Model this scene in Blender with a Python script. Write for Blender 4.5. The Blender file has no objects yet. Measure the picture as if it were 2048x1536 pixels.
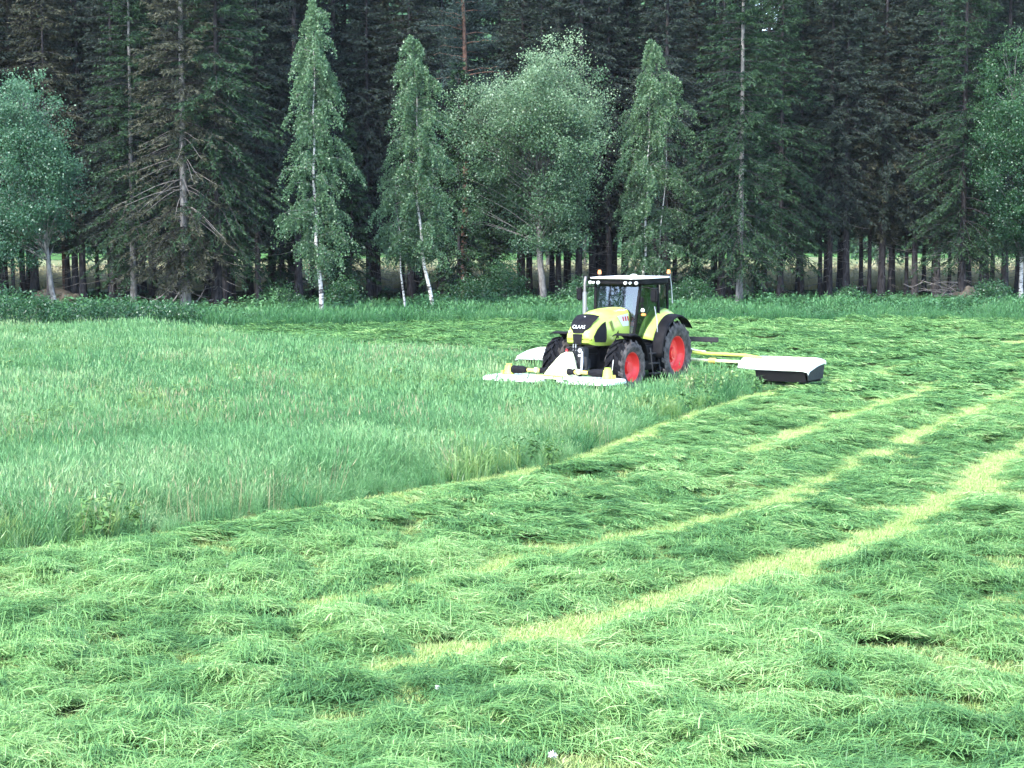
import bpy, bmesh, math, random
import numpy as np
from mathutils import Vector, Matrix

# ------------------------------------------------------------------ camera, sky, sun, exposure
SC = bpy.context.scene
COL = SC.collection
R = math.radians
FPX, CAMH, PITCH = 3650.0, 5.1, math.atan(318.0 / 3650.0)
cam_d = bpy.data.cameras.new('camera')
cam_d.sensor_width = 36.0
cam_d.lens = 36.0 * FPX / 2048.0
cam_d.clip_end = 4000
cam = bpy.data.objects.new('camera', cam_d)
COL.objects.link(cam)
cam.location = (0, 0, CAMH)
cam.rotation_euler = (math.pi / 2 - PITCH, 0, 0)
SC.camera = cam

SUN_DIR = Vector((-0.42, -0.62, 0.80)).normalized()
world = bpy.data.worlds.new('World')
SC.world = world
world.use_nodes = True
wn = world.node_tree
sky = wn.nodes.new('ShaderNodeTexSky')
sky.sky_type = 'NISHITA'
sky.sun_disc = False
sky.sun_elevation = math.asin(SUN_DIR.z)
sky.sun_rotation = math.atan2(SUN_DIR.x, SUN_DIR.y)
sky.air_density = 1.0
sky.dust_density = 0.8
sky.ozone_density = 2.0
wn.links.new(sky.outputs[0], wn.nodes['Background'].inputs[0])
wn.nodes['Background'].inputs[1].default_value = 0.135

sun_d = bpy.data.lights.new('sun', 'SUN')
sun_d.energy = 1.5
sun_d.angle = R(11)
sun_d.color = (1.0, 0.96, 0.88)
sun = bpy.data.objects.new('sun', sun_d)
COL.objects.link(sun)
sun.rotation_euler = SUN_DIR.to_track_quat('Z', 'Y').to_euler()

SC.view_settings.view_transform = 'Standard'
SC.view_settings.look = 'None'
SC.view_settings.exposure = 2.7
SC.view_settings.gamma = 1.0
SC.render.engine = 'CYCLES'
SC.cycles.max_bounces = 4
SC.cycles.diffuse_bounces = 2
SC.cycles.glossy_bounces = 3
SC.cycles.transmission_bounces = 4
SC.cycles.transparent_max_bounces = 8
SC.cycles.caustics_reflective = False
SC.cycles.caustics_refractive = False
SC.cycles.use_denoising = True
SC.cycles.use_adaptive_sampling = True
SC.cycles.adaptive_threshold = 0.02

rng = np.random.default_rng(7)
random.seed(7)

def ground(px, py, z=0.0):
    """point of the level field seen at that place of the photograph"""
    cp, sp = math.cos(PITCH), math.sin(PITCH)
    a, b = (px - 1024) / FPX, (768 - py) / FPX
    d = Vector((a, cp + b * sp, -sp + b * cp))
    t = (z - CAMH) / d.z
    return Vector((d.x * t, d.y * t, z))

def at_depth(px, Y):
    cp = math.cos(PITCH)
    return (px - 1024) / FPX * (Y * cp + CAMH * math.sin(PITCH))

# ------------------------------------------------------------------ numpy helpers
_LAT = np.random.default_rng(99).random((8, 256, 256))
def vnoise(x, y, scale, seed=0):
    x = np.asarray(x, float) / scale + 37.3 * seed + 500; y = np.asarray(y, float) / scale + 11.7 * seed + 500
    xi, yi = np.floor(x).astype(int), np.floor(y).astype(int)
    fx, fy = x - xi, y - yi
    fx, fy = fx * fx * (3 - 2 * fx), fy * fy * (3 - 2 * fy)
    L = _LAT[seed % 8]
    g = lambda i, j: L[(xi + i) % 256, (yi + j) % 256]
    return (g(0,0)*(1-fx)+g(1,0)*fx)*(1-fy) + (g(0,1)*(1-fx)+g(1,1)*fx)*fy

def build_mesh(name, V, groups, mats=(), attrs=None, smooth=False, mat_index=None):
    """groups: list of (K,n) index arrays"""
    me = bpy.data.meshes.new(name)
    V = np.asarray(V, np.float32)
    me.vertices.add(len(V)); me.vertices.foreach_set('co', V.ravel())
    groups = [np.asarray(g, np.int32) for g in groups if len(g)]
    idx = np.concatenate([g.ravel() for g in groups])
    tot = np.concatenate([np.full(len(g), g.shape[1], np.int32) for g in groups])
    start = np.concatenate([[0], np.cumsum(tot)[:-1]]).astype(np.int32)
    me.loops.add(len(idx)); me.loops.foreach_set('vertex_index', idx)
    me.polygons.add(len(tot)); me.polygons.foreach_set('loop_start', start)
    if mat_index is not None: me.polygons.foreach_set('material_index', np.asarray(mat_index, np.int32))
    me.update(calc_edges=True)
    if smooth: me.polygons.foreach_set('use_smooth', np.ones(len(tot), bool))
    for m in mats: me.materials.append(m)
    if attrs:
        for k, a in attrs.items():
            at = me.attributes.new(k, 'FLOAT', 'POINT'); at.data.foreach_set('value', np.asarray(a, np.float32))
    return me

def link(name, me, parent=None):
    o = bpy.data.objects.new(name, me); COL.objects.link(o)
    if parent is not None: o.parent = parent
    return o

def tag(o, label, cat, group=None):
    o['label'] = label; o['category'] = cat
    if group: o['group'] = group
    return o

def setting(o, kind='structure', label=None, cat=None):
    o['kind'] = kind
    if label: o['label'] = label
    if cat: o['category'] = cat
    return o

def empty(name, loc=(0, 0, 0), rz=0.0):
    o = bpy.data.objects.new(name, None); COL.objects.link(o)
    o.location = loc; o.rotation_euler = (0, 0, rz); o.empty_display_size = 0.3
    return o

def nrm(a):
    return a / np.maximum(np.linalg.norm(a, axis=-1, keepdims=True), 1e-9)

def tube_np(P, rad, sides=6):
    """tapered tube along P (n,3) -> verts, quads"""
    P = np.asarray(P, float); n = len(P); rad = np.broadcast_to(rad, (n,))
    T = nrm(np.gradient(P, axis=0))
    ref = np.where(np.abs(T[:, 2:3]) > 0.9, np.array([[1.0, 0, 0]]), np.array([[0, 0, 1.0]]))
    A = nrm(np.cross(T, ref)); B = np.cross(T, A)
    th = np.linspace(0, 2 * math.pi, sides, endpoint=False)
    V = P[:, None] + rad[:, None, None] * (A[:, None] * np.cos(th)[None, :, None] + B[:, None] * np.sin(th)[None, :, None])
    i = np.arange(n - 1)[:, None] * sides; j = np.arange(sides)[None]; k = (j + 1) % sides
    Q = np.stack([i + j, i + k, i + sides + k, i + sides + j], -1).reshape(-1, 4)
    return V.reshape(-1, 3), Q

class Soup:
    """collects tubes and faces of one organic part"""
    def __init__(s): s.V, s.G, s.A, s.n = [], {}, [], 0
    def add(s, V, F, tint=0.5):
        F = np.asarray(F); s.V.append(V); s.G.setdefault(F.shape[1], []).append(F + s.n)
        s.A.append(np.broadcast_to(tint, (len(V),)).astype(float)); s.n += len(V)
    def tube(s, P, rad, sides=5, tint=0.5): s.add(*tube_np(P, rad, sides), tint)
    def mesh(s, name, mat, smooth=False):
        return build_mesh(name, np.concatenate(s.V), [np.concatenate(g) for g in s.G.values()], [mat], {'tint': np.concatenate(s.A)}, smooth)

# ------------------------------------------------------------------ materials
def new_mat(name):
    m = bpy.data.materials.new(name); m.use_nodes = True
    nt = m.node_tree; nt.nodes.clear()
    out = nt.nodes.new('ShaderNodeOutputMaterial')
    return m, nt, out

def nd(nt, t, **kw):
    n = nt.nodes.new(t)
    for k, v in kw.items(): setattr(n, k, v)
    return n

def ramp(nt, fac, stops):
    r = nd(nt, 'ShaderNodeValToRGB')
    while len(r.color_ramp.elements) < len(stops): r.color_ramp.elements.new(0.5)
    for e, (p, c) in zip(r.color_ramp.elements, stops):
        e.position = p; e.color = (*c, 1)
    nt.links.new(fac, r.inputs[0])
    return r.outputs[0]

def leaf_mat(name, stops, trans=0.3, gloss=0.05, rough=0.45, inst=0.0):
    """foliage: colour from each leaf's own 'tint' plus, for scattered clumps, the clump's 'tone'"""
    m, nt, out = new_mat(name)
    a = nd(nt, 'ShaderNodeAttribute', attribute_name='tint')
    f = a.outputs['Fac']
    if inst > 0:
        b = nd(nt, 'ShaderNodeAttribute', attribute_name='tone', attribute_type='INSTANCER')
        mx = nd(nt, 'ShaderNodeMix', data_type='FLOAT'); mx.inputs[0].default_value = inst
        nt.links.new(f, mx.inputs[2]); nt.links.new(b.outputs['Fac'], mx.inputs[3]); f = mx.outputs[0]
    c = ramp(nt, f, stops)
    d = nd(nt, 'ShaderNodeBsdfDiffuse'); t = nd(nt, 'ShaderNodeBsdfTranslucent'); g = nd(nt, 'ShaderNodeBsdfGlossy')
    g.inputs['Roughness'].default_value = rough
    g.inputs['Color'].default_value = (0.9, 0.95, 1, 1)
    nt.links.new(c, d.inputs[0]); nt.links.new(c, t.inputs[0])
    m1 = nd(nt, 'ShaderNodeMixShader'); m1.inputs[0].default_value = trans
    nt.links.new(d.outputs[0], m1.inputs[1]); nt.links.new(t.outputs[0], m1.inputs[2])
    m2 = nd(nt, 'ShaderNodeMixShader'); m2.inputs[0].default_value = gloss
    nt.links.new(m1.outputs[0], m2.inputs[1]); nt.links.new(g.outputs[0], m2.inputs[2])
    nt.links.new(m2.outputs[0], out.inputs[0])
    return m

def rough_mat(name, c0, c1, scale=(6, 6, 6), rough=0.9, bump=0.0, lo=0.35, hi=0.65, detail=6, spec=0.2, coat=0.0, metal=0.0):
    """two-colour weathered surface with noise in object space"""
    m, nt, out = new_mat(name)
    tc = nd(nt, 'ShaderNodeTexCoord'); mp = nd(nt, 'ShaderNodeMapping'); mp.inputs['Scale'].default_value = scale
    nt.links.new(tc.outputs['Object'], mp.inputs[0])
    nz = nd(nt, 'ShaderNodeTexNoise'); nz.inputs['Scale'].default_value = 1; nz.inputs['Detail'].default_value = detail
    nt.links.new(mp.outputs[0], nz.inputs['Vector'])
    c = ramp(nt, nz.outputs['Fac'], [(lo, c0), (hi, c1)])
    p = nd(nt, 'ShaderNodeBsdfPrincipled')
    nt.links.new(c, p.inputs['Base Color']); p.inputs['Roughness'].default_value = rough
    p.inputs['Specular IOR Level'].default_value = spec; p.inputs['Coat Weight'].default_value = coat; p.inputs['Metallic'].default_value = metal
    if bump:
        b = nd(nt, 'ShaderNodeBump'); b.inputs['Strength'].default_value = bump; b.inputs['Distance'].default_value = 0.03
        nt.links.new(nz.outputs['Fac'], b.inputs['Height']); nt.links.new(b.outputs[0], p.inputs['Normal'])
    nt.links.new(p.outputs[0], out.inputs[0])
    return m

M = {}
# grass
M['cut'] = leaf_mat('cut grass', [(0.0, (0.030, 0.085, 0.030)), (0.4, (0.098, 0.228, 0.074)), (0.72, (0.225, 0.405, 0.130)), (0.94, (0.450, 0.600, 0.255)), (1.0, (0.54, 0.56, 0.26))], 0.30, 0.02, 0.4, 0.5)
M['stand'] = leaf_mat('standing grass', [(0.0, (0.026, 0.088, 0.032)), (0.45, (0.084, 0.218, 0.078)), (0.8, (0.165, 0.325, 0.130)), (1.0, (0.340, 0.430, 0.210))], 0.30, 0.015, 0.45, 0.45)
M['stubble'] = leaf_mat('stubble', [(0.0, (0.16, 0.28, 0.07)), (0.5, (0.32, 0.43, 0.14)), (1.0, (0.56, 0.55, 0.29))], 0.2, 0.02, 0.5, 0.4)
M['herb'] = leaf_mat('undergrowth leaves', [(0.0, (0.018, 0.060, 0.022)), (0.5, (0.055, 0.155, 0.058)), (1.0, (0.140, 0.280, 0.105))], 0.25, 0.05, 0.4, 0.5)
M['rank'] = leaf_mat('rank grass of the margin', [(0.0, (0.018, 0.070, 0.024)), (0.45, (0.050, 0.155, 0.055)), (0.8, (0.100, 0.235, 0.085)), (1.0, (0.20, 0.32, 0.13))], 0.3, 0.015, 0.45, 0.45)
M['weed'] = leaf_mat('meadow weeds', [(0.0, (0.05, 0.14, 0.04)), (0.5, (0.13, 0.25, 0.07)), (1.0, (0.30, 0.36, 0.12))], 0.25, 0.04, 0.4, 0.5)
M['sorrel'] = leaf_mat('sorrel stalks', [(0.0, (0.17, 0.18, 0.08)), (0.5, (0.27, 0.25, 0.13)), (1.0, (0.36, 0.32, 0.19))], 0.2, 0.02, 0.5, 0.3)
# trees
M['needle'] = leaf_mat('spruce needles', [(0.0, (0.009, 0.014, 0.013)), (0.5, (0.022, 0.036, 0.027)), (1.0, (0.056, 0.072, 0.053))], 0.10, 0.012, 0.5)
M['needle_olive'] = leaf_mat('olive spruce needles', [(0.0, (0.016, 0.018, 0.013)), (0.5, (0.044, 0.050, 0.031)), (1.0, (0.105, 0.102, 0.066))], 0.10, 0.012, 0.5)
M['needle_green'] = leaf_mat('fresh spruce needles', [(0.0, (0.007, 0.017, 0.010)), (0.5, (0.020, 0.047, 0.022)), (1.0, (0.052, 0.097, 0.042))], 0.10, 0.012, 0.5)
M['needle_pine'] = leaf_mat('pine needles', [(0.0, (0.010, 0.020, 0.018)), (0.5, (0.028, 0.048, 0.040)), (1.0, (0.060, 0.085, 0.066))], 0.10, 0.012, 0.5)
M['birch_leaf'] = leaf_mat('birch leaves', [(0.0, (0.030, 0.074, 0.036)), (0.5, (0.082, 0.165, 0.076)), (1.0, (0.185, 0.290, 0.140))], 0.4, 0.03, 0.4)
M['willow_leaf'] = leaf_mat('willow leaves', [(0.0, (0.036, 0.088, 0.042)), (0.5, (0.100, 0.190, 0.092)), (1.0, (0.250, 0.355, 0.200))], 0.4, 0.03, 0.4)
M['aspen_leaf'] = leaf_mat('aspen leaves', [(0.0, (0.018, 0.062, 0.028)), (0.5, (0.050, 0.130, 0.062)), (1.0, (0.140, 0.260, 0.145))], 0.4, 0.03, 0.4)
M['alder_leaf'] = leaf_mat('alder leaves', [(0.0, (0.012, 0.044, 0.018)), (0.5, (0.033, 0.098, 0.036)), (1.0, (0.090, 0.185, 0.065))], 0.4, 0.03, 0.4)
M['bark_spruce'] = rough_mat('spruce bark', (0.013, 0.012, 0.014), (0.050, 0.045, 0.047), (9, 9, 3), 0.95, 0.5)
M['bark_grey'] = rough_mat('grey bark', (0.09, 0.085, 0.08), (0.24, 0.23, 0.22), (8, 8, 3), 0.9, 0.4)
M['bark_birch'] = rough_mat('birch bark', (0.05, 0.045, 0.045), (0.46, 0.45, 0.43), (3.0, 3.0, 9), 0.7, 0.2, 0.40, 0.50)
M['bark_pine'] = rough_mat('pine bark', (0.045, 0.032, 0.028), (0.15, 0.080, 0.056), (7, 7, 3), 0.9, 0.5)
M['dead'] = rough_mat('dead grey wood', (0.09, 0.082, 0.078), (0.21, 0.195, 0.185), (10, 10, 10), 0.9, 0.2)
M['rock'] = rough_mat('mossy boulder', (0.03, 0.028, 0.022), (0.10, 0.085, 0.065), (3, 3, 3), 0.95, 0.6)
M['petal'] = rough_mat('white petals', (0.65, 0.62, 0.60), (0.82, 0.80, 0.78), (40, 40, 40), 0.7)
# ------------------------------------------------------------------ the setting: ground sheets
def ground_mat():
    m, nt, out = new_mat('field soil and stubble')
    g = nd(nt, 'ShaderNodeNewGeometry')
    n1 = nd(nt, 'ShaderNodeTexNoise'); n1.inputs['Scale'].default_value = 9.0; n1.inputs['Detail'].default_value = 8
    n2 = nd(nt, 'ShaderNodeTexNoise'); n2.inputs['Scale'].default_value = 0.35; n2.inputs['Detail'].default_value = 4
    nt.links.new(g.outputs['Position'], n1.inputs['Vector']); nt.links.new(g.outputs['Position'], n2.inputs['Vector'])
    base = ramp(nt, n1.outputs['Fac'], [(0.3, (0.045, 0.065, 0.026)), (0.55, (0.085, 0.125, 0.045)), (0.75, (0.14, 0.18, 0.07))])
    stub = ramp(nt, n1.outputs['Fac'], [(0.25, (0.18, 0.28, 0.08)), (0.5, (0.32, 0.42, 0.15)), (0.75, (0.50, 0.52, 0.27))])
    at = nd(nt, 'ShaderNodeAttribute', attribute_name='stubble')
    mx = nd(nt, 'ShaderNodeMix', data_type='RGBA')
    nt.links.new(at.outputs['Fac'], mx.inputs[0]); nt.links.new(base, mx.inputs[6]); nt.links.new(stub, mx.inputs[7])
    p = nd(nt, 'ShaderNodeBsdfDiffuse'); nt.links.new(mx.outputs[2], p.inputs[0])
    nt.links.new(p.outputs[0], out.inputs[0])
    return m

def world_mat(name, stops, scale=1.2):
    m, nt, out = new_mat(name)
    g = nd(nt, 'ShaderNodeNewGeometry')
    n1 = nd(nt, 'ShaderNodeTexNoise'); n1.inputs['Scale'].default_value = scale; n1.inputs['Detail'].default_value = 8
    nt.links.new(g.outputs['Position'], n1.inputs['Vector'])
    c = ramp(nt, n1.outputs['Fac'], stops)
    p = nd(nt, 'ShaderNodeBsdfDiffuse'); nt.links.new(c, p.inputs[0]); nt.links.new(p.outputs[0], out.inputs[0])
    return m

# tractor frame of reference: u forward, v to its left, origin under the rear axle
T0 = ground(1279, 771)
TH = R(31)
HX, HY = -math.sin(TH), -math.cos(TH)          # heading
LX, LY = math.cos(TH), -math.sin(TH)           # its left
def to_tractor(X, Y):
    dx, dy = X - T0.x, Y - T0.y
    return dx * HX + dy * HY, dx * LX + dy * LY

# uncut meadow outline (near edge as seen, far headland)
near_edge = [ground(*p) for p in [(-500, 1178), (-200, 1140), (60, 1103), (330, 1070), (600, 1024), (850, 979), (1100, 934), (1210, 893), (1300, 854), (1420, 815), (1500, 792)]]
P_ = near_edge[-1]
near_edge.append(Vector((P_.x - HX * 30, P_.y - HY * 30, 0)))
far_edge = [Vector(p + (0,)) for p in [(6, 66), (-0.4, 66.5), (-8.5, 72.5), (-12.5, 80), (-19, 87.5), (-45, 89)]]
POLY = np.array([(p.x, p.y) for p in near_edge + far_edge])
def in_poly(X, Y, P):
    c = np.zeros(X.shape, bool); n = len(P); j = n - 1
    for i in range(n):
        xi, yi, xj, yj = *P[i], *P[j]
        c ^= ((yi > Y) != (yj > Y)) & (X < (xj - xi) * (Y - yi) / (yj - yi + 1e-12) + xi)
        j = i
    return c
def standing(X, Y):
    wob = (vnoise(X, Y, 0.7, 5) - 0.5) * 0.35
    u, v = to_tractor(X, Y)
    swept = ((np.abs(v) < 1.75) & (u < 5.9)) | ((v > -5.0) & (v < 6) & (u < -0.8))
    return in_poly(X + wob, Y + wob, POLY) & ~swept

def seg_dist(X, Y, pts):
    best = np.full(X.shape, 1e9); along = np.zeros(X.shape)
    for k in range(len(pts) - 1):
        a, b = pts[k], pts[k + 1]
        dx, dy = b[0] - a[0], b[1] - a[1]
        t = np.clip(((X - a[0]) * dx + (Y - a[1]) * dy) / (dx * dx + dy * dy), 0, 1)
        d = np.hypot(X - a[0] - t * dx, Y - a[1] - t * dy)
        m = d < best; best[m] = d[m]; along[m] = (k + t[m]) / (len(pts) - 1)
    return best, along
STRIPES = [   # mown strips left bare between the swaths: pixels, half width (m), strength
    ([(770, 1345), (950, 1302), (1200, 1243), (1450, 1168), (1650, 1112), (1800, 1060), (1920, 990), (2000, 930), (2060, 893), (2250, 800)], 0.44, 1.0),
    ([(640, 1210), (900, 1160), (1150, 1100), (1400, 1050), (1580, 995), (1700, 930), (1850, 862), (2000, 800), (2060, 770), (2250, 715)], 0.36, 0.97),
    ([(1480, 910), (1600, 865), (1750, 815), (1900, 762), (2060, 722)], 0.38, 0.95),
    ([(1860, 1262), (1960, 1235), (2060, 1195)], 0.35, 0.6),
    ([(1690, 770), (1850, 728), (2048, 697)], 0.30, 0.35),
]
STR_W = [([tuple(ground(*p)[:2]) for p in pts], w, s) for pts, w, s in STRIPES]
EDGE_W = [tuple(p[:2]) for p in near_edge]
def stubble_amount(X, Y):
    s = np.zeros(X.shape)
    wob = (vnoise(X, Y, 0.35, 2) - 0.5) * 0.55 + (vnoise(X, Y, 1.6, 3) - 0.5) * 0.35
    for pts, w, st in STR_W:
        d, al = seg_dist(X, Y, pts)
        f = np.clip((w * (0.75 + 0.25 * np.minimum(1, al * 6)) + 0.15 - d + wob * 0.7) / 0.22, 0, 1) * st
        f *= np.where(vnoise(X, Y, 1.1, 6) < 0.9 - st, 0.35, 1)
        s = np.maximum(s, f)
    d, al = seg_dist(X, Y, EDGE_W)
    f = np.clip((0.72 - d + wob * 0.8) / 0.25, 0, 1) * 0.95 * (al > 0.06)
    s = np.maximum(s, np.where(in_poly(X, Y, POLY), 0, f) * np.clip(0.30 + al * 1.3, 0, 1))
    return s

# the field sheet: fine where the camera looks, then out to the horizon
ys = np.concatenate([np.linspace(8, 60, 210), np.linspace(60.6, 118, 60)])
xs_ = np.linspace(-1, 1, 150)
GX = xs_[None] * (ys[:, None] * 0.31 + 5); GY = np.repeat(ys[:, None], 150, 1)
S_ = stubble_amount(GX, GY)
V = np.stack([GX, GY, np.zeros_like(GX)], -1).reshape(-1, 3)
i = np.arange(len(ys) - 1)[:, None] * 150 + np.arange(149)[None]
Q = np.stack([i, i + 1, i + 151, i + 150], -1).reshape(-1, 4)
M['field'] = ground_mat()
field = link('field', build_mesh('field', V, [Q], [M['field']], {'stubble': S_.ravel()}))
setting(field, label='mown green field with pale stubble strips')
gp = np.array([(-800, -300, -0.03), (800, -300, -0.03), (800, 1100, -0.03), (-800, 1100, -0.03)])
M['land'] = world_mat('grassland', [(0.3, (0.04, 0.10, 0.03)), (0.7, (0.09, 0.18, 0.06))], 0.3)
setting(link('ground', build_mesh('ground', gp, [[(0, 1, 2, 3)]], [M['land']])))

def sheet(name, mat, y0, y1, x0, x1, z, nx=60, ny=20, bump=0.0, edge=None):
    xx, yy = np.meshgrid(np.linspace(x0, x1, nx), np.linspace(0, 1, ny))
    lo = y0 if edge is None else edge(xx)
    Y = lo + (y1 - lo) * yy
    Z = z + bump * (vnoise(xx, Y, 4, 1) - 0.3) * np.clip(yy * 8, 0, 1)
    V = np.stack([xx, Y, Z], -1).reshape(-1, 3)
    i = np.arange(ny - 1)[:, None] * nx + np.arange(nx - 1)[None]
    Q = np.stack([i, i + 1, i + nx + 1, i + nx], -1).reshape(-1, 4)
    return setting(link(name, build_mesh(name, V, [Q], [mat], smooth=True)))
def wood_edge(X):
    """where the field ends and the wood's rough margin begins"""
    return 86.5 + 9.0 * np.clip((np.asarray(X, float) + 20) / 16, 0, 1) + 2.5 * np.clip((np.asarray(X, float) - 4) / 20, 0, 1) + (vnoise(np.asarray(X, float), np.zeros_like(np.asarray(X, float)), 3.0, 4) - 0.5) * 2
M['floor'] = world_mat('forest floor', [(0.3, (0.020, 0.022, 0.014)), (0.5, (0.035, 0.045, 0.022)), (0.7, (0.055, 0.06, 0.035))], 0.8)
M['clear'] = world_mat('clearing grass', [(0.3, (0.10, 0.13, 0.055)), (0.5, (0.16, 0.18, 0.09)), (0.7, (0.25, 0.25, 0.15))], 0.25)
sheet('forest_floor', M['floor'], 0, 141, -90, 90, 0.01, 90, 30, 0.35, wood_edge)
sheet('clearing', M['clear'], 139, 260, -140, 140, 0.06, 60, 20, 1.0)
# wooded hill far behind, with a dip
xx, yy = np.meshgrid(np.linspace(-420, 420, 120), np.linspace(0, 1, 24))
Yh = 330 + yy * 300
Zh = -2 + np.sin(np.clip(yy, 0, 1) * math.pi / 2) * (118 + 40 * vnoise(xx, xx * 0, 90, 2) - 95 * np.exp(-((xx - 78) / 20) ** 2)) + 5 * vnoise(xx, Yh, 9, 3)
i = np.arange(23)[:, None] * 120 + np.arange(119)[None]
M['hill'] = world_mat('wooded hill', [(0.3, (0.02, 0.05, 0.03)), (0.6, (0.05, 0.11, 0.05)), (0.8, (0.10, 0.17, 0.08))], 0.12)
setting(link('hill', build_mesh('hill', np.stack([xx, Yh, Zh], -1).reshape(-1, 3), [np.stack([i, i + 1, i + 121, i + 120], -1).reshape(-1, 4)], [M['hill']])))

# ------------------------------------------------------------------ grass: clump shapes, scattered over the field
def blades(n, rad, L, W, mode, rs, spread=0.6, head=0.0, segs=3):
    """n tapered blades -> verts, faces, tint.  mode 'lie' = mown and combed along +x, 'up' = standing"""
    r = rad * np.sqrt(rs.random(n)); a = rs.random(n) * 2 * math.pi
    base = np.stack([r * np.cos(a), r * np.sin(a), np.zeros(n)], -1)
    ln = L[0] + (L[1] - L[0]) * rs.random(n) ** (1.15 if mode == 'lie' else 1.0); w = W * (0.5 + 1.0 * rs.random(n))
    s = np.linspace(0, 1, segs + 1)
    if mode == 'lie':
        th = rs.normal(0, spread, n); th += np.where(rs.random(n) < 0.5, math.pi, 0)
        d = np.stack([np.cos(th), np.sin(th), np.zeros(n)], -1); side = np.stack([-np.sin(th), np.cos(th), np.zeros(n)], -1)
        hgt = np.abs(rs.normal(0.026, 0.018, n)) * (1 + 2.5 * (rs.random(n) < 0.025)); z0 = 0.015 + rs.random(n) * 0.07 * (1 - (r / rad) ** 2)
        curl = rs.normal(0, 0.35, n)
        P = base[:, None] + d[:, None] * ((s - 0.5)[None, :, None] * ln[:, None, None]) + side[:, None] * (curl * ln)[:, None, None] * ((s - 0.5) ** 2)[None, :, None]
        P[..., 2] += z0[:, None] + hgt[:, None] * np.sin(s * math.pi)[None] * (1 + rs.normal(0, 0.2, (n, len(s))))
        P[..., 2] = np.maximum(P[..., 2], 0.006)
        tint = np.clip(rs.normal(0.48, 0.26, n) + 0.6 * (rs.random(n) < 0.05), 0, 1)[:, None] * np.ones(len(s))[None]
    else:
        th = rs.normal(0, 1.6, n); lean = np.abs(rs.normal(0.28, 0.16, n)) * spread / 0.6
        d = np.stack([np.cos(th), np.sin(th), np.zeros(n)], -1)
        P = base[:, None] + d[:, None] * (lean * ln)[:, None, None] * (s ** 1.8)[None, :, None]
        P[..., 2] += ln[:, None] * (s - 0.35 * lean[:, None] * s ** 2.5)
        b = rs.random(n) * math.pi
        side = np.stack([np.cos(b), np.sin(b), np.zeros(n)], -1)
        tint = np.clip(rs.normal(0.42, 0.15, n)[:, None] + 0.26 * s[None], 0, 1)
    tw = rs.normal(0, 0.32, n)
    up = np.array([0, 0, 1.0])
    if mode == 'lie': side = nrm(side * np.cos(tw)[:, None] + up * np.sin(tw)[:, None])
    prof = np.array([1.0] * (segs - 1) + [0.75])
    if mode == 'up': prof = np.linspace(1.0, 0.6, segs)
    m = segs
    Lf = P[:, :m] - side[:, None] * (w[:, None] * prof[None])[..., None] * 0.5
    Rt = P[:, :m] + side[:, None] * (w[:, None] * prof[None])[..., None] * 0.5
    V = np.concatenate([Lf, Rt, P[:, m:]], 1)        # n, 2m+1
    k = 2 * m + 1; o = (np.arange(n) * k)[:, None]
    Q = np.concatenate([o + np.array([[j, m + j, m + j + 1, j + 1]]) for j in range(m - 1)])
    T = o + np.array([[m - 1, 2 * m - 1, 2 * m]])
    tv = np.concatenate([tint[:, :m], tint[:, :m], tint[:, m:]], 1).ravel()
    V = V.reshape(-1, 3)
    if head > 0:                                     # seed heads on some stalks
        sel = np.where(rs.random(n) < head)[0]
        tip = P[sel, -1]; dr = nrm(P[sel, -1] - P[sel, -2]); hl = 0.09 + 0.08 * rs.random(len(sel)); hw = W * 1.6
        sd = side[sel]
        HV = np.stack([tip - dr * hl[:, None] * 0.3, tip - sd * hw * 0.5 + dr * hl[:, None] * 0.2, tip + dr * hl[:, None], tip + sd * hw * 0.5 + dr * hl[:, None] * 0.2], 1).reshape(-1, 3)
        HQ = len(V) + (np.arange(len(sel)) * 4)[:, None] + np.array([[0, 1, 2, 3]])
        Q = np.concatenate([Q, HQ]); V = np.concatenate([V, HV])
        tv = np.concatenate([tv, np.repeat(np.clip(rs.normal(0.85, 0.12, len(sel)), 0, 1), 4)])
    return V, [Q, T], tv

def herb(n, H, leaf, rs, rad=0.25):
    """leafy clump: stems with pairs of pointed leaves"""
    so = Soup()
    for k in range(n):
        a = rs.random() * 6.28; r0 = rad * math.sqrt(rs.random()); h = H * (0.55 + 0.6 * rs.random())
        b = np.array([r0 * math.cos(a), r0 * math.sin(a), 0]); tip = b + np.array([math.cos(a) * 0.25 * h * rs.random(), math.sin(a) * 0.25 * h * rs.random(), h])
        m = int(5 + h * 9)
        t = 0.2 + 0.8 * np.sort(rs.random(m))
        P = b + (tip - b) * t[:, None]
        az = rs.random(m) * 6.28; ll = leaf * (0.6 + 0.7 * rs.random(m)) * (1.15 - 0.5 * t)
        d = nrm(np.stack([np.cos(az), np.sin(az), rs.normal(0.1, 0.45, m)], -1)); sd = nrm(np.cross(d, np.array([0, 0, 1.0])) + rs.normal(0, 0.25, (m, 3)))
        V = np.stack([P, P + d * ll[:, None] * 0.45 - sd * ll[:, None] * 0.26, P + d * ll[:, None] - np.array([0, 0, 1]) * ll[:, None] * 0.25, P + d * ll[:, None] * 0.45 + sd * ll[:, None] * 0.26], 1).reshape(-1, 3)
        so.add(V, (np.arange(m) * 4)[:, None] + np.array([[0, 1, 2, 3]]), np.repeat(np.clip(0.25 + 0.45 * t + rs.normal(0, 0.13, m), 0, 1), 4))
    return so

def proto_set(name, meshes):
    c = bpy.data.collections.new(name)
    for k, me in enumerate(meshes):
        c.objects.link(bpy.data.objects.new('%s_%02d' % (name, k), me))
    return c

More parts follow.
